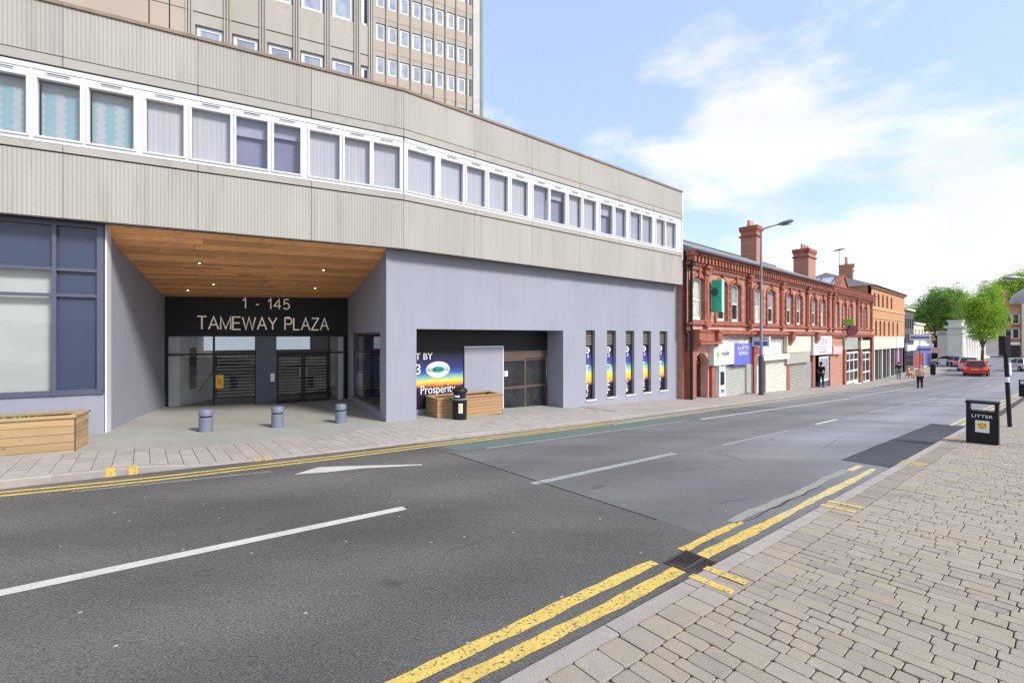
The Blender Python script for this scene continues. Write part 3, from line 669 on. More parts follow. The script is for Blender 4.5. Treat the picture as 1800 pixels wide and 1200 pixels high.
lw = pre+[(-9.2, -8.6), (-8.45, -7.85), (-7.62, -6.98), (-6.83, -6.23), (-6.10, -5.42), (-5.22, -4.60), (-4.46, -3.77), (-3.66, -3.06), (-2.93, -2.39), (-2.19, -1.54), (-1.42, -.84), (-.74, -.10)]
ribbon(FL, lw, ['b', 'b', 'g', 'b', 'd', 'b', 'b', 'g', 'b', 'b']+['z', 'z', 'z', 'z', 'z', 'b', 'b', 'd', 'd', 'b', 'b', 'b'])
rw = [(.12, .91), (1.08, 1.79), (1.92, 2.55), (2.69, 3.39), (3.54, 4.18), (4.42, 5.06), (5.16, 5.84), (6.01, 6.62), (6.74, 7.40), (7.64, 8.31), (8.48, 9.12), (9.37, 10.06), (10.14, 10.82), (11.10, 11.71), (11.80, 12.53)]
ribbon(FR, rw, ['b', 'b', 'b', 'b', 'b', 'g', 'd', 'b', 'b', 'd', 'g', 'g', 'g', 'b', 'b'])
MB().box(12.62, 13.0, .02, .1, ZS0+.02, ZB-.005).build('end_panel', m_upvc, plaza, FR.M)
MB().box(13.0, 13.075, -.01, .10, ZS0-.3, ZT-.07).build('corner_trim', m_upvc, plaza, FR.M)
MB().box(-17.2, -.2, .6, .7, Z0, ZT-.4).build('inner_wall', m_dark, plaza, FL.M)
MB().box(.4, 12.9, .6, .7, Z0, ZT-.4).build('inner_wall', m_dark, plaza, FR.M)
# ground floor wall, right wing
RW = .35
slits = []
for a, b, bt in ((1030, 1046, 702), (1067, 1083, 698), (1100, 1115, 694), (1130.5, 1144.5, 691), (1159.5, 1173, 688)):
    slits.append((FR.U(a, RW), FR.U(b, RW), -.55, 1.97))
cu0, cu1, ru1, we = FR.U(679, RW), FR.U(732, RW), FR.U(990, RW), FR.U(1214, RW)
mb = MB(); mb.wall(cu0, 13.75, -3.2, Z0+.015, [(cu1, ru1, -3.2, 1.95)], RW, .785)
mb.m = mb.m; MBw = mb
mb = MB(); mb.wall(cu0, 13.75, -3.2, Z0+.015, [(cu1, ru1, -3.2, 1.95)]+slits, RW, .16)
mb.build('rendered_wall', m_render, plaza, FR.M)
mb = MB(); e = RW+.785
mb.add([(cu1, RW+.16, -3), (cu1, e, -3), (cu1, e, 1.95), (cu1, RW+.16, 1.95)], [(0, 1, 2, 3)])
mb.add([(ru1, RW+.16, -3), (ru1, e, -3), (ru1, e, 1.95), (ru1, RW+.16, 1.95)], [(3, 2, 1, 0)])
mb.add([(cu1, RW+.16, 1.95), (ru1, RW+.16, 1.95), (ru1, e, 1.95), (cu1, e, 1.95)], [(0, 1, 2, 3)])
mb.build('recess_lining', m_render, plaza, FR.M)
MB().box(13.75, we, RW-.05, 8, -3.2, Z0+.03).build('end_pier', m_render, plaza, FR.M)
MB().box(cu1, ru1, RW-.02, e+.1, -2.2, -.80).build('threshold', m_tarmac, plaza, FR.M)
# slit windows: louvre above a printed panel
GR = [(0, (.012, .010, .022)), (.30, (.02, .012, .03)), (.335, (.45, .10, .05)), (.37, (.85, .42, .06)), (.50, (.75, .66, .12)), (.60, (.22, .48, .42)), (.68, (.04, .10, .32)), (.78, (.07, .05, .26)), (.92, (.018, .014, .05)), (1, (.012, .010, .03))]
m_sun = ramp_mat('sunset_print', GR)
m_sun2 = ramp_mat('sunset_poster_print', [(0, (.012, .010, .022)), (.42, (.02, .012, .05)), (.45, (.40, .10, .04)), (.49, (.80, .38, .05)), (.55, (.70, .62, .10)), (.62, (.20, .45, .42)), (.69, (.03, .10, .34)), (.80, (.03, .03, .16)), (1, (.010, .010, .03))])
m_louv = mat('louvre_metal', (.20, .185, .14), .5, .2)
for i, ((a, b, c, d), ch) in enumerate(zip(slits, 'TOLET')):
    f = MB(); y = RW+.13; f.box(a, b, y, y+.05, c, c+.03).box(a, b, y, y+.05, d-.03, d).box(a, a+.02, y, y+.05, c+.03, d-.03).box(b-.02, b, y, y+.05, c+.03, d-.03)
    s_ = f.build('slit_window', m_black, plaza, FR.M)
    MB().box(a+.02, b-.02, y+.01, y+.03, c+.03, 1.40).build('printed_panel', m_sun, s_, FR.M)
    mb = MB()
    for k in range(5):
        z = 1.42+k*.105; mb.add([(a+.02, y+.03, z), (b-.02, y+.03, z), (b-.02, y+.005, z+.08), (a+.02, y+.005, z+.08), (a+.02, y+.03, z+.09), (b-.02, y+.03, z+.09)], [(0, 1, 2, 3), (3, 2, 5, 4)])
    mb.build('louvre', m_louv, s_, FR.M); MB().box(a+.02, b-.02, y+.04, y+.05, 1.4, d-.03).build('backing', m_black, s_, FR.M)
    mid = (a+b)/2-.04
    tm = lambda z, x=0: FR.M @ Matrix.Translation((mid+x, y+.006, z)) @ UP
    text(ch, .46, s_, tm(.52), m_white, .001, 'letter', .95)
    text('1.8', .2, s_, tm(1.02), m_white, .001, 'print', .9)
    mb = MB(); N = 20                                                         # oval emblem: a white ring round two dark bars
    for r0, r1 in ((.62, 1.0),):
        v = []
        for j in range(N):
            t_ = 2*math.pi*j/N; v += [(mid+.15*r0*math.cos(t_), y+.006, 1.24+.115*r0*math.sin(t_)), (mid+.15*math.cos(t_), y+.006, 1.24+.115*math.sin(t_))]
        mb.add(v, [(2*j, 2*j+1, (2*j+3) % (2*N), (2*j+2) % (2*N)) for j in range(N)])
    mb.box(mid-.08, mid+.08, y+.005, y+.0065, 1.225, 1.255); mb.build('oval_emblem', m_white, s_, FR.M)
    mb = MB(); r_ = random.Random(i+3)                                        # small white artwork at the foot
    for k in range(9):
        z = -.44+k*.062; wx = r_.uniform(.05, .16); x0 = mid+r_.uniform(-.06, .04)
        mb.box(x0-wx/2, x0+wx/2, y+.005, y+.007, z, z+r_.uniform(.02, .05))
    mb.build('small_print', m_white, s_, FR.M)
    MB().box(a-.02, b+.05, RW-.035, RW+.14, c-.05, c-.001).build('sill', m_upvc, plaza, FR.M)
# second recess: poster, panel, bronze doors
def px(fr, x, d): return fr.U(x, d)
d0 = RW+.785; a_, b_, c_, e_ = cu1, FR.U(815, d0), FR.U(883, d0), FR.U(963, d0)
MB().box(cu1, ru1, d0+.02, d0+.1, 1.25, 1.95).build('dark_fascia', m_black, plaza, FR.M)
MB().box(b_+.02, c_, d0-.02, d0+.1, -1.6, 1.42).build('rendered_panel', m_render, plaza, FR.M)
MB().box(b_, c_+.02, d0-.035, d0-.019, 1.40, 1.44).box(c_-.01, c_+.03, d0-.035, d0-.019, -1.2, 1.41).build('panel_trim', m_upvc, plaza, FR.M)
MB().box(cu1, b_, d0+.02, d0+.1, -1.6, -.35).build('rendered_panel', m_render, plaza, FR.M)
po = MB().box(cu1-.6, b_-.02, d0, d0+.015, -.35, 1.24).build('poster', m_sun2, plaza, FR.M)
MB().box(b_-.02, b_+.02, d0-.01, d0+.1, -1.6, 1.25).build('post', m_black, plaza, FR.M)
tp = lambda x, yy, o=.004: FR.M @ Matrix.Translation((FR.P(x, yy, d0)[0], d0-o, FR.P(x, yy, d0)[1])) @ UP
text('LET BY', .27, po, tp(738, 627), m_white, .001, 'print'); text('3', .42, po, tp(735, 650), m_white, .001, 'print')
text('Prosperity', .36, po, tp(770, 684), m_white, .001, 'print', .78)
cx0, cz0 = FR.P(770, 649, d0)
mb = MB(); N = 28; v = []
for j in range(N): t_ = 2*math.pi*j/N; v.append((cx0+.40*math.cos(t_), d0-.004, cz0+.235*math.sin(t_)))
mb.add(v, [tuple(range(N))]); mb.build('emblem', m_white, po, FR.M)
m_teal = mat('teal_print', (.03, .28, .24), .5, .1)
mb = MB(); v = []
for j in range(N): t_ = 2*math.pi*j/N; v.append((cx0+.20*math.cos(t_), d0-.007, cz0+.10*math.sin(t_)))
mb.add(v, [tuple(range(N))]); mb.box(cx0-.41, cx0+.41, d0-.0075, d0-.006, cz0+.055, cz0+.067).box(cx0-.41, cx0+.41, d0-.0075, d0-.006, cz0-.07, cz0-.058); mb.build('emblem', m_teal, po, FR.M)
text('FRASER WOOD', .115, po, tp(770, 649.5, .012), m_black, .001, 'print', .95)
zt, zb = 1.16, -.83
MB().box(c_, e_, d0+.02, d0+.12, zt-.16, 1.25).build('door_header', m_brown, plaza, FR.M)
mid = (c_+e_)/2
for k, (a, b) in enumerate(((c_+.03, mid), (mid, e_-.02))):
    f = MB(); y = d0+.03+.03*k
    f.box(a, a+.05, y, y+.05, zb, zt-.16).box(b-.05, b, y, y+.05, zb, zt-.16).box(a+.05, b-.05, y, y+.05, zb, zb+.12).box(a+.05, b-.05, y, y+.05, zt-.24, zt-.16).box(a+.05, b-.05, y, y+.05, -.02, .07)
    dr = f.build('door', m_brown, plaza, FR.M)
    MB().box(a+.05, b-.05, y+.02, y+.03, zb+.12, zt-.24).build('pane', m_dglass, dr, FR.M)
    if k == 0: MB().box(a+.08, a+.22, y-.004, y-.001, .42, .60).build('notice', m_white, dr, FR.M)
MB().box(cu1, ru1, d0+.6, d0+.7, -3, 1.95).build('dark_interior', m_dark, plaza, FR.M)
MB().box(e_-.02, ru1, d0+.0, d0+.05, -3, 1.95).build('door_post', m_brown, plaza, FR.M)

# main entrance --------------------------------------------------------
PL0 = Vector((-8.22, 9.24)); PR0 = Vector(FR.w(cu0, RW)); PL1 = Vector((-10.30, 13.5)); PR1 = Vector((-5.76, 15.95))
def en(s, t):
    a = PL0.lerp(PL1, t); b = PR0.lerp(PR1, t); return a.lerp(b, s)
def soff(t, s=0):
    kk = [(0, 4.00), (.11, 3.66+.10*s), (1, 2.93+.15*s)]
    for (a, za), (b, zb_) in zip(kk, kk[1:]):
        if t <= b: return za+(zb_-za)*(t-a)/(b-a)
    return kk[-1][1]
ts = [0, .11, .3, .5, .75, 1.0]
mb = MB(); mb.add([(*en(0, t), -2) for t in ts]+[(*en(0, t), soff(t, 0)+.05) for t in ts], [(i, i+1, 7+i, 6+i) for i in range(5)])
o2 = Vector((FL.n[0], FL.n[1]))
mb.build('side_wall', m_render, plaza, Matrix())
MB().box(FL.U(184.5, .33), FL.U(188, .33), .33, .6, -1.5, Z0+.01).build('corner_bead', m_upvc, plaza, FL.M)
# right side wall with a shop window
EW = Frame(PR1.x, PR1.y, math.degrees(math.atan2(PR0.x-PR1.x, PR0.y-PR1.y)))
lenR = (PR1-PR0).length; wa, wb_ = EW.U(616), EW.U(668)
mb = MB(); mb.wall(0, lenR, -3, 4.0, [(wa, wb_, -.28, 1.86)], 0, .15)
o = mb.build('side_wall', m_render, plaza, EW.M)
f = MB(); f.box(wa, wb_, .10, .14, -.28, -.2).box(wa, wb_, .10, .14, 1.8, 1.86)
for x in (wa, wa+(wb_-wa)*.36, wb_-.06): f.box(x, x+.06, .10, .14, -.2, 1.8)
sw = f.build('shop_window', m_brown, plaza, EW.M)
MB().box(wa, wb_, .2, .24, -.28, 1.86).build('window_poster', ramp_mat('night_poster', [(0, (.01, .01, .02)), (.35, (.015, .012, .04)), (.55, (.02, .04, .2)), (.8, (.01, .01, .05)), (1, (.005, .005, .01))]), sw, EW.M)
MB().add([(wa+.06, .12, -.2), (wb_-.06, .12, -.2), (wb_-.06, .12, 1.8), (wa+.06, .12, 1.8)], [(0, 1, 2, 3)]).build('pane', m_glassd, sw, EW.M)
mb = MB(); r_ = random.Random(5); xa, xb = wa+.08, wa+(wb_-wa)*.34
for k in range(5): mb.box(xa, xb, .188, .197, 1.05+k*.045-.02, 1.05+k*.045)
for k in range(7): hgt = r_.uniform(.1, .55); x = xa+k*(xb-xa)/7; mb.box(x, x+(xb-xa)/10, .188, .197, .1, .1+hgt)
for k in range(6): mb.box(xa, xb, .188, .197, -.2+k*.05, -.18+k*.05)
mb.box(wa+(wb_-wa)*.8, wa+(wb_-wa)*.86, .188, .197, .2, 1.2, 0).build('white_artwork', m_white, sw, EW.M)
# timber soffit, plank by plank
mb = MB(); mb.add([(*en(s, t), soff(t, s)+.045) for t in ts for s in (0, 1)], [(2*i, 2*i+1, 2*i+3, 2*i+2) for i in range(5)])
sf = mb.build('soffit', m_dark, plaza, Matrix()); NR = 30
for r in range(NR):
    t0, t1 = r/NR+.001, (r+1)/NR-.0012; cuts = [0]
    while cuts[-1] < 1:
        cuts.append(min(1, cuts[-1]+rnd.uniform(.22, .6))); 
        if 1-cuts[-1] < .12: cuts[-1] = 1
    if len(cuts) > 2: cuts[1] = rnd.uniform(.12, .6)
    cuts = sorted(cuts)
    for a, b in zip(cuts, cuts[1:]):
        a += .0008; b -= .0008; jz = rnd.uniform(-.004, .004)
        o3 = Vector((*en(a, t0), soff(t0, a)))
        v = [Vector((*en(s, t), soff(t, s)+dz+jz))-o3 for s, t in ((a, t0), (b, t0), (b, t1), (a, t1)) for dz in (0, .03)]
        MB().add(v, [(0, 2, 4, 6), (1, 7, 5, 3), (0, 1, 3, 2), (2, 3, 5, 4), (4, 5, 7, 6), (6, 7, 1, 0)]).build('plank', m_cedar, sf, Matrix.Translation(o3))
FE = Frame(PL1.x, PL1.y, math.degrees(math.atan2(PR1.x-PL1.x, PR1.y-PL1.y))); LE = (PR1-PL1).length
m_spot = mat('downlight_glow', (1, .8, .5), .5, 0, emit=9)
def tsolve(pxx, pyy):
    best = None
    for i in range(4, 60):
        t_ = i/60
        for j in range(1, 60):
            s_ = j/60; X, Y = en(s_, t_); z = soff(t_, s_); e2 = ((900+X/Y*800-pxx)**2+(591-(z-EYE)/Y*800-pyy)**2)
            if best is None or e2 < best[0]: best = (e2, X, Y, z)
    return best[1:]
for p_ in ((350, 461), (378, 498), (332, 509), (570, 474), (552, 504)):
    X, Y, z = tsolve(*p_); dl_ = MB().lathe([(.045, -.012), (.05, .0), (.05, .02)], n=14).build('downlight', m_steel, plaza, T(X, Y, z-.006))
    MB().lathe([(.022, -.016), (.022, -.013)], n=12).build('lamp', m_spot, dl_, T(X, Y, z-.006))
# header with the lettering
MB().box(0, LE, -.02, .12, 1.80, 3.2).build('header_panel', m_char, plaza, FE.M)
hc = FE.U(461); 
tm = lambda x, y_: FE.M @ Matrix.Translation((FE.P(x, y_)[0], -.045, FE.P(x, y_)[1])) @ UP
def A_(cx, cz, rx, rz_, a0, a1, n=8): return [(cx+rx*math.cos(math.radians(a0+(a1-a0)*i/n)), cz+rz_*math.sin(math.radians(a0+(a1-a0)*i/n))) for i in range(n+1)]
GL = {'T': (.80, [[(0, 1), (.8, 1)], [(.4, 1), (.4, 0)]]), 'A': (.86, [[(0, 0), (.43, 1), (.86, 0)], [(.15, .36), (.71, .36)]]),
      'M': (.90, [[(0, 0), (0, 1), (.45, .05), (.9, 1), (.9, 0)]]), 'E': (.70, [[(.7, 1), (0, 1), (0, 0), (.7, 0)], [(0, .52), (.64, .52)]]),
      'W': (1.2, [[(0, 1), (.3, 0), (.6, 1), (.9, 0), (1.2, 1)]]), 'Y': (.82, [[(0, 1), (.41, .45), (.82, 1)], [(.41, .45), (.41, 0)]]),
      'P': (.68, [[(0, 0), (0, 1), (.42, 1)]+A_(.42, .73, .26, .27, 90, -90)+[(0, .46)]]), 'L': (.60, [[(0, 1), (0, 0), (.6, 0)]]),
      'Z': (.74, [[(.03, 1), (.72, 1), (0, 0), (.74, 0)]]), '1': (.35, [[(0, .74), (.25, 1), (.25, 0)]]), '-': (.30, [[(0, .4), (.3, .4)]]),
      '4': (.68, [[(.5, 0), (.5, 1), (0, .3), (.68, .3)]]), '5': (.64, [[(.58, 1), (.12, 1), (.05, .5)]+A_(.30, .32, .32, .31, 125, -145)])}
def sign_word(word, parent, fr, xa, xb, yc, cap, m, sw=.10, gap=.20, d=-.045):
    wid = sum((GL[c][0] if c != ' ' else .42) for c in word)+gap*(len(word)-1)
    ua, ub = fr.P(xa, yc)[0], fr.P(xb, yc)[0]; zc = fr.P((xa+xb)/2, yc)[1]; k = (ub-ua)/wid; x = ua
    for c in word:
        if c == ' ': x += (.42+gap)*k; continue
        mb = MB(); hw = sw*cap/2; lz = 0
        for pl in GL[c][1]:
            P = [Vector((x+a*k, zc-cap/2+b*cap)) for a, b in pl]; n = len(P); L_, R_ = [], []
            for i in range(n):
                d0_ = (P[i]-P[i-1]).normalized() if i else None; d1_ = (P[i+1]-P[i]).normalized() if i < n-1 else None
                t_ = ((d0_ or d1_)+(d1_ or d0_)).normalized(); nn = Vector((-t_.y, t_.x)); ref = d1_ or d0_
                ml = hw/max(.45, abs(nn.dot(Vector((-ref.y, ref.x))))); e = (t_*0) if 0 < i < n-1 else (t_*(-hw if i == 0 else hw))*(.0)
                L_.append(P[i]+nn*ml+e); R_.append(P[i]-nn*ml+e)
            for i in range(n-1):
                q = [L_[i], R_[i], R_[i+1], L_[i+1]]; y0, y1 = d-lz, d+.025
                v = [(p.x, y0, p.y) for p in q]+[(p.x, y1, p.y) for p in q]
                mb.add(v, [(0, 1, 2, 3), (7, 6, 5, 4), (0, 4, 5, 1), (3, 2, 6, 7)]+([(1, 5, 6, 2)] if i == n-2 else [])+([(0, 3, 7, 4)] if i == 0 else []))
            lz += .0015
        mb.build('letter', m, parent, fr.M); x += (GL[c][0]+gap)*k
sign_word('TAMEWAY PLAZA', plaza, FE, 347, 577, 568.5, .39, m_letter)
sign_word('1 - 145', plaza, FE, 427, 509, 534, .32, m_letter, .105, .24)
# glazing
zf = lambda u: -.50+.05*u/LE
f = MB(); XS = [0.02, FE.U(302), FE.U(376), FE.U(450), FE.U(484), FE.U(530), FE.U(538), FE.U(577), FE.U(604), LE]
zt_, zm = 1.80, 1.20
for x in (XS[0], XS[2]-.03, XS[3]-.03, XS[4]-.02, XS[7], XS[8]): f.box(x, x+.055, 0, .09, -.62, zt_)
f.box(0, LE, 0, .1, zt_-.05, zt_+.001).box(0, LE, .005, .085, zm-.025, zm+.025).box(0, LE, .005, .085, -.62, -.47)
gf = f.build('entrance_frame', m_black, plaza, FE.M)
MB().box(XS[3], XS[4]+.03, -.02, .11, -.62, zt_-.05).build('door_post_panel', m_navy, gf, FE.M)
MB().box(XS[4]-.14, XS[4]-.02, -.032, -.021, .28, .55).build('notice', m_signw, gf, FE.M)
for a, b in ((XS[0]+.05, XS[2]-.03), (XS[2]+.025, XS[3]-.03), (XS[4]+.04, XS[7]), (XS[7]+.055, XS[8])):
    MB().add([(a, .045, -.47), (b, .045, -.47), (b, .045, zt_-.05), (a, .045, zt_-.05)], [(0, 1, 2, 3)]).build('pane', m_glassd, gf, FE.M)
for a, b in ((XS[4]+.04, XS[5]+.05), (XS[5]+.06, XS[7])):
    f = MB(); f.box(a, a+.06, -.01, .04, -.47, zm-.03).box(b-.06, b, -.01, .04, -.47, zm-.03).box(a+.06, b-.06, -.01, .04, -.47, -.36).box(a+.06, b-.06, -.01, .04, zm-.11, zm-.03)
    dd = f.build('door', m_black, plaza, FE.M)
    MB().box(b-.11 if a < XS[5] else a+.07, b-.08 if a < XS[5] else a+.10, -.05, -.03, .4, .7).build('handle', m_steel, dd, FE.M)
MB().box(XS[2]+.05, XS[2]+.25, -.004, .0, .14, .55).build('safety_notice', m_yel, gf, FE.M)
MB().box(XS[2]+.09, XS[2]+.21, -.008, -.0045, .25, .46).build('safety_notice_picture', m_org, gf, FE.M)
# lobby seen through the glass
mb = MB(); mb.add([(0, .1, -.5), (LE, .1, -.45), (LE+1, 5, -.4), (-1.2, 5, -.45)], [(0, 1, 2, 3)]); mb.build('lobby_floor', m_tarmac, plaza, FE.M)
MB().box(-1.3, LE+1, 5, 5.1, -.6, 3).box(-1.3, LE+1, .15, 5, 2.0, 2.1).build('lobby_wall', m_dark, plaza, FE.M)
mb = MB(); mb.prism([(.06, .12), (.34, .12), (1.35, 2.8), (.95, 2.8)], -.55, 1.95, 'z').build('lobby_wall', m_whitewall, plaza, FE.M)
MB().box(LE-.30, LE-.10, .12, 3.2, -.55, 1.95).build('lobby_wall', m_whitewall, plaza, FE.M)
MB().box(.55, .72, .5, .54, .12, 1.4, T=None).build('black_banner', m_black, plaza, FE.M)
mb = MB(); mb.tube((.72, .9, -.05), (1.3, 2.2, .95), .02).build('handrail', m_steel, plaza, FE.M, smooth=True)
m_lit = mat('transom_glow', (.62, .66, .72), .8, .45, 9, emit=.4)  # glow added to make the transoms look bright; not a lamp
MB().box(XS[1]+.25, XS[3]-.05, 1.4, 1.45, 1.28, 1.74).box(XS[4]+.05, XS[4]+1.15, 1.4, 1.45, 1.28, 1.74).build('transom_glow_panel', m_lit, plaza, FE.M)
mb = MB()
for k in range(13): z = -.36+k*.115; mb.box(1.15, LE-.3, 2.0, 2.03, z, z+.045+.016*max(0, 6-k)/6)
mb.build('slatted_barrier', mat('barrier_slats', (.50, .47, .40), .6, .2, 3), plaza, FE.M)
MB().box(1.1, LE-.3, 2.06, 2.12, -.5, 1.25).build('barrier_backing', m_dark, plaza, FE.M)
# paved floor of the entrance
mb = MB(); pts = [(s, t) for t in (-.06, 0, .5, 1) for s in (0, .5, 1)]
zfloor = lambda s, t: ((-.345+(-.50+.345)*t)*(1-s)+(-.53+(-.45+.53)*t)*s)
mb.add([(*en(s, t), zfloor(s, t)+.02) for s, t in pts], [(j*3+i, j*3+i+1, j*3+4+i, j*3+3+i) for j in range(3) for i in range(2)])
mb.build('entrance_floor', m_tarmac, plaza, Matrix())
# left wing curtain wall
LWd = .35
cL = [-17.25, FL.U(97, LWd), FL.U(180, LWd)]
zc = [.60, .72, 2.52, 2.60, 3.02, 3.10, 3.88, 3.99]
f = MB(); u2 = FL.U(183.5, LWd)
for x, wdt in ((-17.25, .06), (-15.1, .06), (-13.0, .06), (-11.0, .06), (-9.0, .06), (cL[1]-.03, .06), (cL[2]-.07, .10)): f.box(x, x+wdt, LWd-.06, LWd+.05, zc[0], zc[-1])
for z, h_ in ((.60, .10), (2.52, .06), (3.02, .06), (3.90, .09)): f.box(-17.25, u2, LWd-.05, LWd+.04, z, z+h_)
cw = f.build('curtain_wall_frame', m_navyf, plaza, FL.M)
for a, b in ((-17.19, -15.1), (-15.04, -13.0), (-12.94, -11.0), (-10.94, -9.0), (-8.94, cL[1]-.03), (cL[1]+.03, cL[2]-.07)):
    last = a > cL[1]
    MB().box(a, b, LWd+.02, LWd+.05, 3.08, 3.90).build('navy_panel', m_navy, cw, FL.M)
    if last:
        MB().box(a, b, LWd+.02, LWd+.05, 2.58, 3.02).build('navy_panel', m_navy, cw, FL.M)
        MB().box(a, b, LWd+.02, LWd+.05, .70, 2.52).build('navy_panel', m_navy, cw, FL.M)
    else:
        for z0_, z1_ in ((2.58, 3.02), (.70, 2.52)):
            MB().add([(a, LWd, z0_), (b, LWd, z0_), (b, LWd, z1_), (a, LWd, z1_)], [(0, 1, 2, 3)]).build('pane', m_glass, cw, FL.M)
            MB().box(a, b, LWd+.12, LWd+.15, z0_-.02, z1_+.02).build('window_film', mat('pale_film', (.46, .485, .46), .6, .10, .8), cw, FL.M)
MB().box(-17.25, u2, LWd-.02, LWd+.1, -1.6, .60).build('plinth', m_render, plaza, FL.M)
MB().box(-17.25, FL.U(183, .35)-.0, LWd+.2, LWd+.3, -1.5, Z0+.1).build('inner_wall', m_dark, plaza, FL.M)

# ---------------------------------------------------------------- blocks behind
FT = Frame(-5.2, 17.0, 64.5); x655 = 0.
blk = thing('office_block', 'beige concrete office block rising directly behind the parapet of the long cranked building', 'building', FT.M)
wz = [10.42+2.85*k for k in range(-1, 5)]
wx = [(FT.U(a), FT.U(b)) for a, b in ((343, 393), (408, 455), (470, 515), (528, 570), (583, 622), (634, 652))]
holes = [(a, b, z, z+1.36) for z in wz for a, b in wx]
mb = MB(); mb.wall(FT.U(330), 0, 4, 27, holes, 0, .14); mb.build('facade', m_tower, blk, FT.M)
mb = MB()
for x0_, x1_ in ((-12.0, FT.U(262)-.02), (FT.U(262)+.02, FT.U(298)-.02), (FT.U(298)+.02, FT.U(330)-.01)):
    for k in range(-1, 5): mb.box(x0_, x1_, -.02, .1, 9.33+2.85*k+.015, 12.18+2.85*k-.015)
mb.build('plain_panels', m_towerp, blk, FT.M)
MB().box(-12, 0, .1, 12, 4, 27).build('body', m_tower, blk, T(*FT.w(0, .18), 0, math.radians(90-64.5)) @ Matrix.Translation((0, -.1, 0)))
mb = MB(); us_ = [FT.U(330)+.05]+[(wx[i][1]+wx[i+1][0])/2 for i in range(5)]+[-.04]
for u in us_:
    for o_ in (-.11, -.03, .05): mb.box(u+o_, u+o_+.045, -.05, .001, 4, 27)
mb.build('pier_ribs', m_tower, blk, FT.M)
mb = MB()
for k in range(-1, 6): mb.box(FT.U(330), 0, -.012, .002, 9.33+2.85*k-.012, 9.33+2.85*k+.012)
mb.build('floor_joints', m_gap, blk, FT.M)
def framed(parent, fr, a, b, z0_, z1_, y, mg, bar=.07, mf=None, split=False, name='window'):
    mf = mf or m_upvc
    f = MB(); f.box(a, a+bar, y-.04, y, z0_, z1_).box(b-bar, b, y-.04, y, z0_, z1_).box(a+bar, b-bar, y-.04, y, z0_, z0_+bar).box(a+bar, b-bar, y-.04, y, z1_-bar, z1_)
    if split: f.box((a+b)/2-.03, (a+b)/2+.03, y-.038, y-.002, z0_+bar, z1_-bar)
    o = f.build(name, mf, parent, fr.M)
    MB().add([(a+bar, y-.02, z0_+bar), (b-bar, y-.02, z0_+bar), (b-bar, y-.02, z1_-bar), (a+bar, y-.02, z1_-bar)], [(0, 1, 2, 3)]).build('pane', mg, o, fr.M)
    return o
for z in wz:
    for i, (a, b) in enumerate(wx): framed(blk, FT, a+.03, b-.03, z+.02, z+1.34, .12, m_lglass if i < 5 else m_dglass, .10)
FT2 = Frame(-11.4, 38.0, 64.5)
twr = thing('tower_block', 'tall beige tower block with rows of small windows and a white edge strip', 'building', FT2.M)
cols = [(660.7, 677.5), (682, 698.8), (703, 720), (725, 741), (745, 761), (766, 781), (786, 800), (804.5, 818.8)]
cu = [(FT2.U(a), FT2.U(b)) for a, b in cols]; nw = (FT2.U(823.8), FT2.U(829.5)); te = FT2.U(831); tw = FT2.U(843)
rz = [EYE+(591-97.5)*38/800-1.42+2.78*k for k in range(-2, 6)]
holes = [(a, b, z, z+1.42) for z in rz for a, b in cu]+[(nw[0], nw[1], z-.5, z+1.42) for z in rz]
mb = MB(); mb.wall(-14, te, 4, 46, holes, 0, .15); mb.build('facade', m_tower, twr, FT2.M)
MB().box(-14, te, .16, 14, 4, 46).build('body', m_tower, twr, FT2.M)
mb = MB()
for z in rz: mb.box(cu[0][0]-.3, te, -.02, .001, z-.92, z-.12)
mb.build('spandrel_panels', m_towerp, twr, FT2.M)
mb = MB()
for (a, b), (c, d) in zip(cu, cu[1:]+[nw]): mb.box((b+c)/2-.06, (b+c)/2+.06, -.14, .001, 4, 46)
mb.build('mullions', m_tower, twr, FT2.M)
for z in rz:
    for a, b in cu: framed(twr, FT2, a+.02, b-.02, z+.02, z+1.40, .12, m_lglass, .13)
    framed(twr, FT2, nw[0]+.02, nw[1]-.02, z-.48, z+1.40, .12, m_dglass, .05)
MB().box(te+.01, tw, -.12, 14, 4, 46).build('white_strip', mat('pale_strip', (.50, .50, .49), .7, .08), twr, FT2.M)
MB().box(tw+.01, tw+.28, -.18, 14, 4, 46).build('edge_strip', mat('grey_green_strip', (.20, .25, .23), .7, .1), twr, FT2.M)

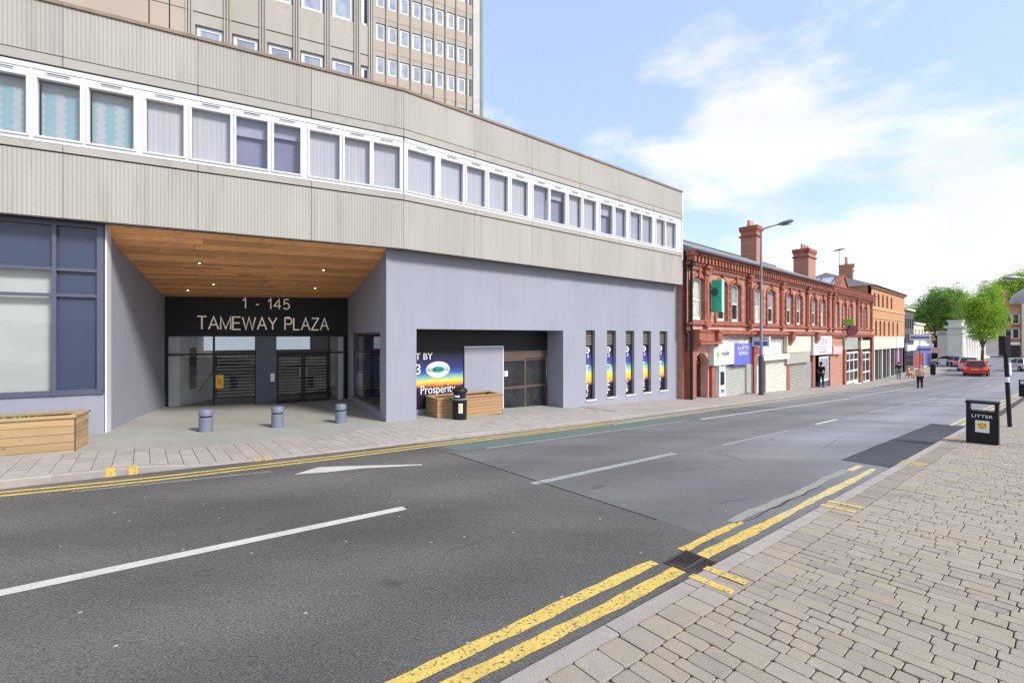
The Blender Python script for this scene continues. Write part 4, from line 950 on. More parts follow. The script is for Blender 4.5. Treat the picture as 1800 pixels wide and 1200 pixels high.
# ---------------------------------------------------------------- red brick terrace
FB = Frame(8.07, 20.2, 48.7)
def rectpx(fr, x0, y0, x1, y1, d=0):                         # rectangle on a facade from the sight lines of two corners
    u0, z0_ = fr.P(x0, y0, d); u1, z1_ = fr.P(x1, y1, d); return u0, u1, min(z0_, z1_), max(z0_, z1_)
def arc(cx, z, w_, h_, n=8):
    return [(cx+w_*math.cos(math.pi*i/n), z+h_*math.sin(math.pi*i/n)) for i in range(n+1)]
def sash(parent, fr, cx, z0_, z1_, w_, y, kind, rise=.2):
    """arched sash window: frame, meeting rail, two panes, curtain"""
    a, b = cx-w_/2, cx+w_/2; sp = z1_-rise
    o_ = [(a, z0_), (b, z0_), (b, sp)]+arc(cx, sp, w_/2, rise)[1:-1]+[(a, sp)]
    bar = .10; i_ = [(a+bar, z0_+bar*1.3), (b-bar, z0_+bar*1.3), (b-bar, sp)]+arc(cx, sp, w_/2-bar, rise-bar*.6)[1:-1]+[(a+bar, sp)]
    n = len(o_); f = MB()
    v = [(p[0], y, p[1]) for p in o_]+[(p[0], y, p[1]) for p in i_]+[(p[0], y+.08, p[1]) for p in i_]
    f.add(v, [(k, (k+1) % n, n+(k+1) % n, n+k) for k in range(n)]+[(n+k, n+(k+1) % n, 2*n+(k+1) % n, 2*n+k) for k in range(n)])
    zm_ = z0_+(z1_-z0_)*.47
    f.box(a+bar, b-bar, y+.02, y+.075, zm_-.035, zm_+.035)
    o = f.build('window', m_sash, parent, fr.M)
    g1 = {'c': (m_curtain, m_curtain), 'd': (m_lglass, m_dglass), 'm': (m_lglass, m_curtain), 'k': (m_dglass, m_dglass)}[kind]
    MB().add([(p[0], y+.06, max(p[1], zm_)) for p in i_[2:]]+[(a+bar, y+.06, zm_), (b-bar, y+.06, zm_)], [tuple(range(n))]).build('pane', g1[0], o, fr.M)
    MB().add([(a+bar, y+.05, z0_+.13), (b-bar, y+.05, z0_+.13), (b-bar, y+.05, zm_), (a+bar, y+.05, zm_)], [(0, 1, 2, 3)]).build('pane', g1[1], o, fr.M)
    return o
def upper(parent, fr, u0, u1, wins, pil, eave, zw=(2.49, 4.40), ztop=5.45, ww=1.12, dent=True, hoods=True):
    """upper storey: brick wall, pilasters, arched hoods, panel band, string course, dentil cornice"""
    ht = [(c-ww/2, c+ww/2, zw[0], zw[1]) for c, k in wins]
    MB().wall(u0, u1, 1.9, ztop, ht, 0, .22).build('wall', m_brick, parent, fr.M)
    for c, k in wins: sash(parent, fr, c, zw[0], zw[1], ww, .10, k)
    mb = MB()
    for c, k in wins:                                        # corner spandrels of the arch, hood mould and keystone
        a = ww/2; ar = arc(c, zw[1]-.2, a, .2)
        mb.prism(ar[:5]+[(c, zw[1]+.002), (c+a+.002, zw[1]+.002)], -.001, .14); mb.prism(ar[4:]+[(c-a-.002, zw[1]+.002), (c, zw[1]+.002)], -.001, .14)
        oo = arc(c, zw[1]-.2, a+.17, .40); ii = arc(c, zw[1]-.2, a+.01, .23); n = len(oo)
        v = [(p[0], -.07, p[1]) for p in oo]+[(p[0], -.07, p[1]) for p in ii]+[(p[0], 0, p[1]) for p in oo]+[(p[0], 0, p[1]) for p in ii]
        mb.add(v, [(i, i+1, n+i+1, n+i) for i in range(n-1)]+[(2*n+i, 2*n+i+1, i+1, i) for i in range(n-1)]+[(n+i, n+i+1, 3*n+i+1, 3*n+i) for i in range(n-1)])
        mb.box(c-.07, c+.07, -.13, -.002, zw[1]-.06, zw[1]+.36)
        for s_ in (-1, 1): mb.box(c+s_*(a+.09)-.09, c+s_*(a+.09)+.09, -.06, -.002, zw[0], zw[1]-.2)
        for s_ in (-1, 1):
            for q in range(4): mb.box(c+s_*(a+.11)-.12, c+s_*(a+.11)+.12, -.075, -.004, zw[0]+.1+q*.42, zw[0]+.26+q*.42)
        mb.box(c-a-.2, c+a+.2, -.10, .12, zw[0]-.12, zw[0]-.002)
        mb.build('window_surround', m_terra, parent, fr.M); mb = MB()
    mb = MB()
    prev = u0
    for q in list(pil)+[u1]:
        if q-prev > .9:
            MB().box(prev+.28, q-.28, -.035, -.001, zw[1]+.38, zw[1]+.66).build('panel_band', m_terral, parent, fr.M)
            MB().box(prev+.28, q-.28, -.03, -.001, 2.07, 2.26).build('panel_band', m_terral, parent, fr.M)
        prev = q
    mb = MB()
    mb.box(u0, u1, -.16, .02, 2.28, 2.36); mb.box(u0, u1, -.07, .02, 4.70, 4.74); mb.box(u0, u1, -.10, .02, 2.0, 2.06)
    mb.build('string_course', m_terra, parent, fr.M)
    mb = MB()
    for q in pil:
        mb.box(q-.20, q+.20, -.12, .02, 2.36, ztop-.45); mb.box(q-.25, q+.25, -.20, .021, 2.20, 2.42); mb.box(q-.25, q+.25, -.2, .022, 4.55, 4.68)
        mb.box(q-.27, q+.27, -.24, .023, 4.84, 4.98); mb.box(q-.08, q+.08, -.15, -.121, 2.6, 4.4)
        mb.build('pilaster', m_terra, parent, fr.M); mb = MB()
    mb = MB(); mb.box(u0, u1, -.14, .05, ztop-.55, ztop-.46).box(u0, u1, -.36, .05, ztop-.18, ztop-.02).box(u0, u1, -.44, .05, ztop-.019, ztop+.05)
    mb.build('cornice', m_terra, parent, fr.M)
    if dent:
        n = int((u1-u0)/.33); mb = MB()
        for i in range(n): x = u0+.08+i*(u1-u0)/n; mb.box(x, x+.17, -.32, .02, ztop-.459, ztop-.181)
        mb.build('dentil_course', m_terra, parent, fr.M)
def pots(mb_parent, fr, us, y, z, m=m_terral, h=.45, r=.14):
    for u in us: MB().lathe([(r*.85, z), (r, z+.05), (r*.85, z+h*.5), (r*.95, z+h-.05), (r*.8, z+h), (r*.6, z+h), (r*.6, z+h-.1)], (u, y), 12).build('chimney_pot', m, mb_parent, fr.M, smooth=True)
def chimney(parent, fr, x0, x1, ytop, ybot, d, pn, dep=1.0, ph=.45):
    u0, zt1 = fr.P(x0, ytop, d+dep); u1, _ = fr.P(x1, ytop, d); zt2 = fr.P((x0+x1)/2, ytop, d)[1]; zbt = fr.P(x0, ybot, d)[1]-1.5
    c = MB().box(u0, u1, d, d+dep, zbt, zt2-.05).build('chimney', m_brick, parent, fr.M)
    MB().box(u0-.10, u1+.10, d-.10, d+dep+.1, zt2-.28, zt2).box(u0-.05, u1+.05, d-.05, d+dep+.05, zt2-.40, zt2-.282).box(u0-.1, u1+.1, d-.1, d+dep+.1, zt2-.78, zt2-.66).build('chimney_cap', m_terra, c, fr.M)
    pots(c, fr, [u0+(u1-u0)*(i+.5)/pn for i in range(pn)], d+dep/2, zt2, h=ph)
def shutter(parent, fr, r, y, m=m_shut, n=None, name='shutter'):
    u0, u1, z0_, z1_ = r; n = n or max(6, int((z1_-z0_)/.09)); v = []; p = (z1_-z0_)/n
    for i in range(n):
        z = z0_+i*p; v += [(u0, y, z), (u1, y, z), (u0, y-.022, z+p*.35), (u1, y-.022, z+p*.35), (u0, y-.022, z+p*.65), (u1, y-.022, z+p*.65)]
    v += [(u0, y, z1_), (u1, y, z1_)]
    k = len(v)//2; o = MB().add(v, [(2*i, 2*i+1, 2*i+3, 2*i+2) for i in range(k-1)]).build(name, m, parent, fr.M)
    MB().box(u0-.06, u0, y-.05, y+.02, z0_-.3, z1_).box(u1, u1+.06, y-.05, y+.02, z0_-.3, z1_).build('guide_rail', m, o, fr.M)
    MB().box(u0, u1, y-.04, y+.01, z0_-.07, z0_-.001).build('bottom_rail', m_steel, o, fr.M)
    return o
def board(parent, fr, x0, y0, x1, y1, d, m, th=.08, name='sign_board', edge=None):
    r = rectpx(fr, x0, y0, x1, y1, d)
    zt_ = fr.P((x0+x1)/2, y0, d)[1]; zb2 = fr.P((x0+x1)/2, y1, d)[1]
    o = MB().box(r[0], r[1], d-.001, d+th, zb2, zt_).build(name, m, parent, fr.M)
    return o, r[0], r[1], zb2, zt_
terr = thing('brick_terrace', 'long two storey red brick and terracotta terrace with arched sash windows, beside the lavender wall', 'building', FB.M)
U = FB.U
T1 = U(1456); ua0, ub0 = U(1219), U(1246.5)
w1 = [(U(1228)-.1, 'c'), (U(1268), 'd'), (U(1292.5), 'd'), (U(1332), 'm'), (U(1355), 'd'), (U(1387), 'd'), (U(1404), 'd'), (U(1430.4), 'd'), (U(1445.5), 'm')]
pil1 = [U(1239), U(1314), U(1372.5), U(1417.6), T1-.1]
upper(terr, FB, -.62, T1, w1, pil1, 5.45)
zr = FB.P(1300, 451, 3.6)[1]
mb = MB(); mb.add([(-.62, -.45, 5.49), (T1+.0, -.45, 5.49), (T1+.0, 3.6, zr), (-.62, 3.6, zr), (T1, 8, 5.4), (-.62, 8, 5.4)], [(0, 1, 2, 3), (3, 2, 4, 5), (0, 3, 5)])
mb.box(-.62, T1, 3.52, 3.68, zr-.04, zr+.05); mb.build('roof', m_slate, terr, FB.M)
MB().box(-.62, T1-.01, -.52, -.442, 5.40, 5.49).build('gutter', m_steeld, terr, FB.M)
MB().box(-.6, T1, .25, 8, 1.9, 5.45).box(-.6, T1, 1.1, 8, -3.5, 1.899).box(-.6, ua0-.1, .25, 1.099, -3.5, 1.899).box(ub0+.1, U(1429), .25, 1.099, -3.5, 1.899).build('rear_wall', m_brick, terr, FB.M)

chimney(terr, FB, 1302, 1336.5, 391, 447, 3.2, 3, 1.1, .45)
chimney(terr, FB, 1394.5, 1434, 433, 482, 3.2, 3, 1.2, .5)
mb = MB(); mb.tube((-.45, -.12, 4.9), (-.45, -.12, -1.3), .06).tube((-.45, -.12, 4.9), (-.2, -.35, 5.35), .06).box(-.58, -.32, -.25, -.02, 4.8, 5.05); mb.build('downpipe', m_black, terr, FB.M)
mb = MB(); mb.tube((U(1313), -.22, 5.3), (U(1313), -.22, 2.1), .045); mb.build('downpipe', m_terra, terr, FB.M)
# fascia cornice and consoles over the shops
mb = MB(); mb.box(.05, T1, -.30, .1, 1.86, 1.99).box(.05, T1, -.22, .1, 1.76, 1.858); mb.build('shop_cornice', m_terra, terr, FB.M)
piers = [(U(1213), U(1219)), (U(1246.5), U(1252)), (U(1321), U(1325.5)), (U(1379.5), U(1384)), (U(1424.5), U(1429))]
for a, b in piers:
    MB().box(a, b, -.14, .25, -2.6, 1.1).build('pier', m_terra, terr, FB.M)
    MB().prism([(-.15, .75), (-.15, 1.1), (-.45, 1.6), (-.45, 1.95), (.1, 1.95), (.1, .75)], a-.03, b+.03, 'x').box(a-.06, b+.06, -.5, .05, 1.951, 2.05).build('console', m_terra, terr, FB.M)
# arched doorway
ua, ub = U(1219), U(1246.5); zs_ = FB.P(1232, 638)[1]; zc_ = FB.P(1232, 620)[1]
mb = MB(); ar = arc((ua+ub)/2, zs_, (ub-ua)/2-.12, zc_-zs_)
mb.prism([(ub, zs_)]+ar+[(ua, zs_), (ua, 1.5), (ub, 1.5)], .0, .35); mb.box(ua, ua+.12, 0, .35, -2, zs_).box(ub-.12, ub, 0, .35, -2, zs_)
mb.build('arched_doorway', m_terral, terr, FB.M)
dz = FB.P(1236, 643)[1]
dd = MB().box(U(1231), ub-.12, .5, .56, -1.45, dz).build('door', mat('blue_black_door', (.03, .035, .05), .5, .3, 4), terr, FB.M)
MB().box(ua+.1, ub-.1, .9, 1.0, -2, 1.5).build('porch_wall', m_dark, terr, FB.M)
mb = MB(); r_ = random.Random(2)
for k in range(9):
    x = U(1231)+.1+r_.random()*.6; z = .1+r_.random()*.7; mb.box(x, x+r_.uniform(.05, .2), .492, .498, z, z+r_.uniform(.03, .16))
mb.build('graffiti', m_white, dd, FB.M)
mb = MB(); mb.prism([(ua-.25, 1.52), (ub+.25, 1.52), (ub+.15, 2.0), (ua-.15, 2.0)], -.30, .1).box(ua-.3, ub+.3, -.5, .05, 1.40, 1.50); mb.build('door_hood', m_terra, terr, FB.M)
# bay one: cash machine, blue and white sign, shutter
mb = MB(); mb.box(U(1253), U(1321), .02, .12, -1.8, 1.75); mb.build('shop_front', mat('stone_paint', (.52, .48, .40), .8, .1), terr, FB.M)
o, a, b, z0_, z1_ = board(terr, FB, 1255, 603, 1290.5, 641, -.25, m_signw, .25)
text('mobile', .34, o, FB.M @ Matrix.Translation(((a+b)/2+.15, -.262, z0_+.55)) @ UP, m_navyf, .001, 'print', .9)
MB().lathe([(.14, 0), (.14, .004)], n=14).build('green_emblem', m_lime, o, FB.M @ Matrix.Translation((a+.4, -.256, z0_+.5)) @ UP)
o, a, b, z0_, z1_ = board(terr, FB, 1290.8, 603, 1321, 641, -.25, m_signb, .25)
text('PHONE\n& LAPTOP\nREPAIRS', .27, o, FB.M @ Matrix.Translation(((a+b)/2, -.262, z0_+.85)) @ UP, m_white, .001, 'print', 1.1)
shutter(terr, FB, (U(1272), U(1319), FB.P(1295, 694)[1], FB.P(1295, 643)[1]), -.02)
atm = MB().box(U(1256.5), U(1267), -.22, .02, FB.P(1262, 698, -.2)[1], FB.P(1262, 640, -.2)[1]).build('cash_machine', m_signw, terr, FB.M)
za = FB.P(1262, 668, -.2)[1]
MB().box(U(1258), U(1265), -.232, -.221, za-.25, za+.35).build('screen_recess', m_black, atm, FB.M)
MB().box(U(1258), U(1265.5), -.234, -.221, za+.62, za+.85).box(U(1259), U(1265), -.233, -.221, za-.62, za-.45).build('blue_label', m_signb, atm, FB.M)
MB().box(U(1257), U(1265), -.233, -.221, za+.36, za+.42).build('green_label', m_green, atm, FB.M)
MB().box(U(1325.5), U(1333), -.06, .1, -1.8, 1.0).build('white_panel', m_signw, terr, FB.M)
MB().box(U(1321.5), U(1331), -.16, -.15, FB.P(1326, 623)[1], FB.P(1326, 612)[1]).build('red_notice', mat('dark_red_notice', (.35, .03, .05), .5, .3, 6), terr, FB.M)
# bay two
MB().box(U(1334), U(1380), .02, .14, -1.8, 1.75).build('shop_front', mat('taupe_paint', (.36, .31, .26), .8, .1), terr, FB.M)
board(terr, FB, 1342, 602, 1372, 622, -.12, m_signw, .14)
board(terr, FB, 1340, 623.5, 1388, 632, -.38, m_sash, .36, 'shutter_housing')
shutter(terr, FB, (U(1342.5), U(1380.5), FB.P(1360, 691)[1], FB.P(1360, 632)[1]), -.08, m_shut2)
# bay three
MB().box(U(1384), U(1424.5), .02, .14, -2, 1.75).build('shop_front', m_terra, terr, FB.M)
board(terr, FB, 1384, 590.5, 1425, 619, -.2, m_cream, .2)
board(terr, FB, 1383.5, 620, 1424, 638, -.24, m_shut, .22, 'shutter_housing')
shutter(terr, FB, (U(1385), U(1423.5), FB.P(1405, 688)[1], FB.P(1405, 638)[1]), -.05, m_shut3)
# bay four: white shop sign, open door, pale window
MB().box(U(1429), T1, .30, .4, -2.6, 1.75).build('shop_front', m_dark, terr, FB.M)
o, a, b, z0_, z1_ = board(terr, FB, 1430, 590.5, T1 and 1462, 623, -.25, m_signw, .25)
text('STUDIO', .62, o, FB.M @ Matrix.Translation(((a+b)/2, -.262, z1_-.40)) @ UP, mat('pink_print', (.60, .25, .32), .5, .1), .001, 'print', 1.35)
for k, z in enumerate((.52, .38)): MB().box(a+.3, b-.3, -.256, -.252, z0_+z, z0_+z+.035).build('print_line', m_navyf, o, FB.M)
text('HAIR & BEAUTY', .2, o, FB.M @ Matrix.Translation(((a+b)/2, -.262, z0_+.18)) @ UP, m_navyf, .001, 'print', 1.2)
zf_ = FB.P(1450, 676)[1]
framed(terr, FB, U(1439.5), T1-.05, FB.P(1450, 669)[1], FB.P(1450, 626)[1], .02, m_lglass, .12, m_sash, name='shop_window')
MB().box(U(1437), T1, -.05, .2, -2.6, FB.P(1450, 669)[1]).build('stall_riser', m_navy, terr, FB.M)
# end building of the terrace -----------------------------------------
FB2 = FB; T2a, T2 = T1+.02, U(1531.5)
term = thing('corner_terrace_house', 'narrower red brick end of the terrace with slim windows, glazed roof and white shop doors', 'building', T(*FB.w(T2a), 0, math.radians(90-48.7)))
w2 = [(U(1470.8), 'm'), (U(1484), 'c'), (U(1495), 'c'), (U(1511.6), 'm'), (U(1521), 'c')]
upper(term, FB, T2a, T2, w2, [T2a+1.1, U(1505.6), T2-.25], 5.45, (2.49, 4.42), 5.45, .95)
MB().box(T2a, T2, .25, 8, -3.6, 5.45).build('rear_wall', m_brick, term, FB.M)
mb = MB(); mb.add([(T2a, -.45, 5.49), (T2, -.45, 5.49), (T2, 3.2, 6.9), (T2a, 3.2, 6.9), (T2, 8, 5.4), (T2a, 8, 5.4)], [(0, 1, 2, 3), (3, 2, 4, 5), (1, 4, 2)]); mb.build('roof', m_slate, term, FB.M)
# small gable with a glazed slope
ga, gb = U(1462), U(1488); gz = FB.P(1478, 487, .3)[1]
mb = MB(); gm = (ga+gb)/2
ua_, uc_ = U(1471), U(1491); um_ = U(1481); zg1 = FB.P(1481, 486, 0)[1]
mb.prism([(ua_, 5.45), (uc_, 5.45), (um_, zg1)], -.05, .3); mb.build('gable', m_terra, term, FB.M)
mb = MB(); mb.prism([(ua_-.2, 5.42), (um_, zg1+.12), (um_, zg1), (ua_, 5.42)], -.15, .35).prism([(uc_+.2, 5.42), (uc_, 5.42), (um_, zg1), (um_, zg1+.12)], -.15, .35); mb.build('gable_trim', m_terra, term, FB.M)
mb = MB(); mb.add([(ua_-.4, .3, 5.45), (um_, .3, zg1), (um_, 4.5, zg1), (ua_-.4, 4.5, 5.45)], [(0, 1, 2, 3)]); sky_ = mb.build('glazed_roof', mat('roof_glass', (.40, .42, .47), .35, .2, 3), term, FB.M)
mb = MB(); mb.add([(um_, .3, zg1), (uc_+.3, .3, 5.45), (uc_+.3, 4.5, 5.45), (um_, 4.5, zg1)], [(0, 1, 2, 3)]); mb.build('roof', m_slate, term, FB.M)
for k in range(5):
    y = .4+k*.95; MB().add([(ua_-.4, y, 5.48), (um_, y, zg1+.03), (um_, y+.1, zg1+.03), (ua_-.4, y+.1, 5.48)], [(0, 1, 2, 3)]).build('glazing_bar', m_steeld, sky_, FB.M)
chimney(term, FB, 1477.5, 1498.5, 459, 500, 2.0, 2, 1.1, .75)
ae = MB(); au, az_ = FB.P(1475, 441, 2.5)
ae.tube((au, 2.5, 5.6), (au, 2.5, az_+.25), .025).tube((au-1.0, 2.5, az_-.15), (au+1.0, 2.5, az_+.35), .02)
for k in range(7): x = au-.9+k*.3; ae.tube((x, 2.1, az_-.12+k*.075), (x, 2.9, az_-.12+k*.075), .012)
ae.build('aerial', m_steeld, term, FB.M)
mb = MB(); mb.box(T2a, T2, -.30, .1, 1.84, 1.99).box(T2a, T2, -.22, .1, 1.7, 1.838); mb.build('shop_cornice', m_terra, term, FB.M)
MB().box(T2a, U(1464.5), -.12, .25, -3, 1.69).box(U(1466), U(1480), -.04, .25, -3, 1.69).build('brick_pier', m_brick, term, FB.M)
for a, b in ((U(1480.5), U(1484)), (U(1509), U(1513)), (U(1529.5), T2)): MB().box(a, b, -.16, .25, -3, 1.69).build('pier', m_terra, term, FB.M)
board(term, FB, 1465, 608, 1481, 622, -.3, m_pink, .2)
o, a, b, z0_, z1_ = board(term, FB, 1485, 593, 1508, 614, -.2, mat('grey_green_fascia', (.33, .34, .29), .7, .2), .2)
o, a, b, z0_, z1_ = board(term, FB, 1513.5, 598, 1529, 613, -.2, m_cream, .2)
for x0_, x1_ in ((1485, 1508.5), (1513.5, 1529)):
    r = rectpx(FB, x0_, 619, x1_, 673, .02); zA = FB.P((x0_+x1_)/2, 673)[1]; zB_ = FB.P((x0_+x1_)/2, 618)[1]
    f = MB(); n = 3 if x0_ < 1500 else 2
    f.box(r[0], r[1], .02, .08, zB_-.14, zB_).box(r[0], r[1], .02, .08, zB_-.75, zB_-.66).box(r[0], r[1], .02, .08, zA, zA+.2).box(r[0], r[1], .02, .08, zA+.95, zA+1.07)
    for i in range(n+1): x = r[0]+(r[1]-r[0]-.14)*i/n; f.box(x, x+.14, .018, .082, zA, zB_)
    o = f.build('shop_door' if n == 3 else 'shop_window', m_sash, term, FB.M)
    MB().add([(r[0], .06, zA), (r[1], .06, zA), (r[1], .06, zB_), (r[0], .06, zB_)], [(0, 1, 2, 3)]).build('pane', m_dglass, o, FB.M)
MB().box(U(1481), T2, .14, .24, -3, 1.69).build('shop_front', m_dark, term, FB.M)
# signs standing out from the fronts -----------------------------------
def projecting(name, label, fr, x0, y0, x1, y1, th, m, me, cat='sign', grp=None):
    """board at right angles to the facade: its wall end on sight line x0, its outer end on x1"""
    u = fr.U(x0, -.08); lo, hi = 0., 6.
    for _ in range(40):
        md = (lo+hi)/2; X, Y = fr.w(u, -md); 
        if 900+800*X/Y < x1: lo = md
        else: hi = md
    out_ = (lo+hi)/2; X, Y = fr.w(u, -out_/2); zt_ = EYE+(591-y0)*Y/800; zb2 = EYE+(591-y1)*Y/800
    M_ = fr.M @ Matrix.Translation((u, 0, zb2)); t_ = thing(name, label, cat, M_, grp)
    MB().box(0, th, -out_, -.1, 0, zt_-zb2).build('board', m, t_, M_)
    MB().box(.001, th-.001, -out_-.03, -out_-.001, -.02, zt_-zb2+.02).build('edge', me, t_, M_)
    MB().tube((th/2, 0, (zt_-zb2)*.8), (th/2, -.12, (zt_-zb2)*.8), .03).tube((th/2, 0, .1), (th/2, -.12, .1), .03).build('bracket', m_steeld, t_, M_)
    return t_, out_, zt_-zb2, M_
t_, ol, hh_, M_ = projecting('projecting_sign', 'tall green sign fixed upright between the first upstairs windows of the red brick terrace', FB, 1250, 492, 1268, 548, .22, m_green, m_greenl)
mb = MB(); N = 16; v = [(-.004, -ol*.45+.17*math.cos(2*math.pi*j/N), hh_*.62+.2*math.sin(2*math.pi*j/N)) for j in range(N)]
mb.add(v, [tuple(range(N))]); mb.build('emblem', mat('dark_green_print', (.005, .16, .10), .5, .1), t_, M_)
t_, ol, hh_, M_ = projecting('projecting_sign', 'blue and white sign box standing out over the pavement by the lamp column', FB, 1321, 592, 1351.5, 609, .14, m_signw, m_signw)
MB().box(-.004, -.001, -ol+.06, -.2, .06, hh_*.52).box(-.004, -.001, -ol+.06, -.5, hh_*.78, hh_*.86).build('blue_print', m_signb, t_, M_)
t_, ol, hh_, M_ = projecting('hanging_board', 'small lime green board hanging below slim windows of the red brick terrace end', FB, 1483, 561, 1500, 572, .12, m_lime, m_lime)
gx_, gy_ = FB.w(U(1482.5), -.55); M_ = T(gx_, gy_, FB.P(1482.5, 580, -.55)[1]); t_ = thing('round_sign', 'dark red round sign hanging over the doors at the end of the brick terrace', 'sign', M_)
MB().lathe([(.42, -.07), (.46, 0), (.42, .07)], n=18).build('disc', mat('maroon_disc', (.12, .015, .03), .5, .1), t_, M_ @ Matrix.Rotation(math.radians(90), 4, 'X'))
MB().tube((0, 0, .3), (-.45, .45, .5), .025).build('bracket', m_steeld, t_, M_)

# ---------------------------------------------------------------- orange brick building
OA, OB = T2+.05, U(1590)
org = thing('orange_brick_building', 'three storey orange brick building with rows of narrow arched windows next along the street', 'building', T(*FB.w(OA), 0, math.radians(90-48.7)))
ez = 6.55
z1a, z1b = FB.P(1560, 541)[1]-.05, FB.P(1550, 517)[1]; z2a, z2b = FB.P(1560, 591)[1]+.05, FB.P(1550, 563)[1]
uw = [U(x) for x in (1537.5, 1544.5, 1552, 1559.5, 1567)]; lwn = [U(x) for x in (1540, 1547.5, 1554.5, 1562.5, 1570)]
hs = [(c-.42, c+.42, z1a, z1b) for c in uw]+[(c-.42, c+.42, z2a, z2b) for c in lwn+[U(1577.5)]]
MB().wall(OA, OB, z2a-.3, ez, hs, 0, .25).build('wall', m_orange, org, FB.M)
mb = MB()
for h in hs:
    c = (h[0]+h[1])/2; ar = arc(c, h[3]-.38, .42, .38); mb.prism(ar[:5]+[(c, h[3]), (c+.421, h[3])], -.001, .2); mb.prism(ar[4:]+[(c-.421, h[3]), (c, h[3])], -.001, .2)
mb.build('arch_spandrels', m_orange, org, FB.M)
for h in hs:
    o = MB().box(h[0], h[1], .16, .2, h[2], h[3]).build('window', m_dglass, org, FB.M)
    MB().box(h[0], h[1], .13, .159, (h[2]+h[3])/2-.04, (h[2]+h[3])/2+.04).box((h[0]+h[1])/2-.03, (h[0]+h[1])/2+.03, .13, .158, h[2], h[3]).build('glazing_bar', m_terra, o, FB.M)
mb = MB(); mb.box(OA, OB, -.06, .05, z1a-.35, z1a-.12).box(OA, OB, -.18, .05, ez-.2, ez-.02).box(OA, OB, -.06, .05, z2b+.15, z2b+.25); mb.build('string_course', mat('buff_stone', (.52, .36, .20), .8, .1), org, FB.M)
MB().box(OA, OB, .3, 9, -3.6, ez).build('rear_wall', m_orange, org, FB.M)
mb = MB(); mb.add([(OA-.2, -.4, ez), (OB+.2, -.4, ez), (OB-1.5, 4, 8.3), (OA+1.5, 4, 8.3), (OB+.2, 8.5, ez), (OA-.2, 8.5, ez)], [(0, 1, 2, 3), (3, 2, 4, 5), (0, 3, 5), (1, 4, 2)]); mb.build('roof', m_slate, org, FB.M)
o, a, b, z0_, z1_ = board(org, FB, 1536, 592, 1576, 613, -.15, m_cream, .2, 'fascia')
o2_, a2, b2, *_ = board(org, FB, 1577, 592, OB and 1589, 611, -.15, m_signw, .2, 'fascia')
for i, x in enumerate((1537, 1544, 1551, 1558, 1565, 1572, 1579, 1586)): MB().box(U(x), U(x)+.35, .02, .2, -3.4, z0_).build('shop_pier', m_steel if i % 2 else m_cream, org, FB.M)
MB().box(OA, OB, .21, .3, -3.4, z0_+.1).build('shop_glass', m_dglass, org, FB.M)
MB().box(U(1577), U(1588), .15, .19, -1.9, z0_).build('purple_window', mat('purple_display', (.22, .03, .18), .5, .5, 3), org, FB.M)

# ---------------------------------------------------------------- further down the left side
def block(name, label, fr, u0, u1, dep, h, zf, m, rows, ncol, wm=m_dglass, ww=.8, fm=None, roof=None, shop=None, cat='building'):
    t_ = thing(name, label, cat, fr.M @ Matrix.Translation(((u0+u1)/2, 0, zf)))
    hs_ = []
    for (za_, zb_) in rows:
        for i in range(ncol): c = u0+(u1-u0)*(i+.5)/ncol; hs_.append((c-ww/2, c+ww/2, zf+za_, zf+zb_))
    MB().wall(u0, u1, zf-1, zf+h, hs_, 0, .2).build('wall', m, t_, fr.M)
    MB().box(u0, u1, .22, dep, zf-1, zf+h).build('rear_wall', m, t_, fr.M)
    for hh2 in hs_:
        o = MB().box(hh2[0], hh2[1], .13, .17, hh2[2], hh2[3]).build('window', fm or m_sash, t_, fr.M)
        zmm = (hh2[2]+hh2[3])/2
        for p0, p1 in ((hh2[2]+.1, zmm-.04), (zmm+.04, hh2[3]-.1)): MB().box(hh2[0]+.1, hh2[1]-.1, .118, .129, p0, p1).build('pane', wm, o, fr.M)
    MB().box(u0-.1, u1+.1, -.2, dep+.1, zf+h, zf+h+.2).build('parapet', fm or m, t_, fr.M)
    if roof: mb = MB(); mb.add([(u0, -.2, zf+h+.2), (u1, -.2, zf+h+.2), (u1, dep/2, zf+h+roof), (u0, dep/2, zf+h+roof), (u1, dep, zf+h+.2), (u0, dep, zf+h+.2)], [(0, 1, 2, 3), (3, 2, 4, 5), (0, 3, 5), (1, 4, 2)]); mb.build('roof', m_slate, t_, fr.M)
    if shop:
        MB().box(u0, u1, -.25, -.01, zf+2.7, zf+3.4).build('fascia', shop[0], t_, fr.M)
        MB().box(u0+.3, u1-.3, -.05, -.01, zf+.3, zf+2.6).build('shop_window', shop[1], t_, fr.M)
    return t_
u1_, u2_, u3_ = U(1590)+.1, U(1606), U(1622)
block('half_timbered_shop', 'dark fronted shop with a white sign just past the orange brick building', FB, u1_, u2_, 8, 7.6, -2.7, mat('black_timber', (.09, .08, .085), .8, .3, 2), [(3.7, 4.7), (5.4, 6.6)], 4, m_dglass, .9, m_cream, None, (m_signw, m_dglass))
block('white_shop', 'cream rendered shop with gable roof and white signs before the trees', FB, u2_+.1, u3_+1, 9, 6.0, -2.7, m_cream, [(4.0, 5.4)], 3, m_dglass, 1.0, m_sash, 1.6, (m_signw, mat('maroon_shopfront', (.30, .05, .05), .6, .2)))
block('pale_shop', 'pale shop with a blue lettered fascia, last before the side road', FB, u3_+1.2, U(1637), 9, 4.9, -2.7, m_ivory, [(3.7, 4.5)], 5, m_dglass, 1.0, m_sash, None, (m_signw, m_signb))
FQ = Frame(*[(1622-900)/800*84, 84][0:2], 62)
block('brown_brick_building', 'brown brick building half hidden beneath the darker tree', FQ, 0, 17, 8, 7.5, -2.75, mat('brown_brick', (.22, .10, .06), .9, .2, 1), [(1, 2.6), (4, 5.8)], 8, m_dglass, 1.1, m_cream)
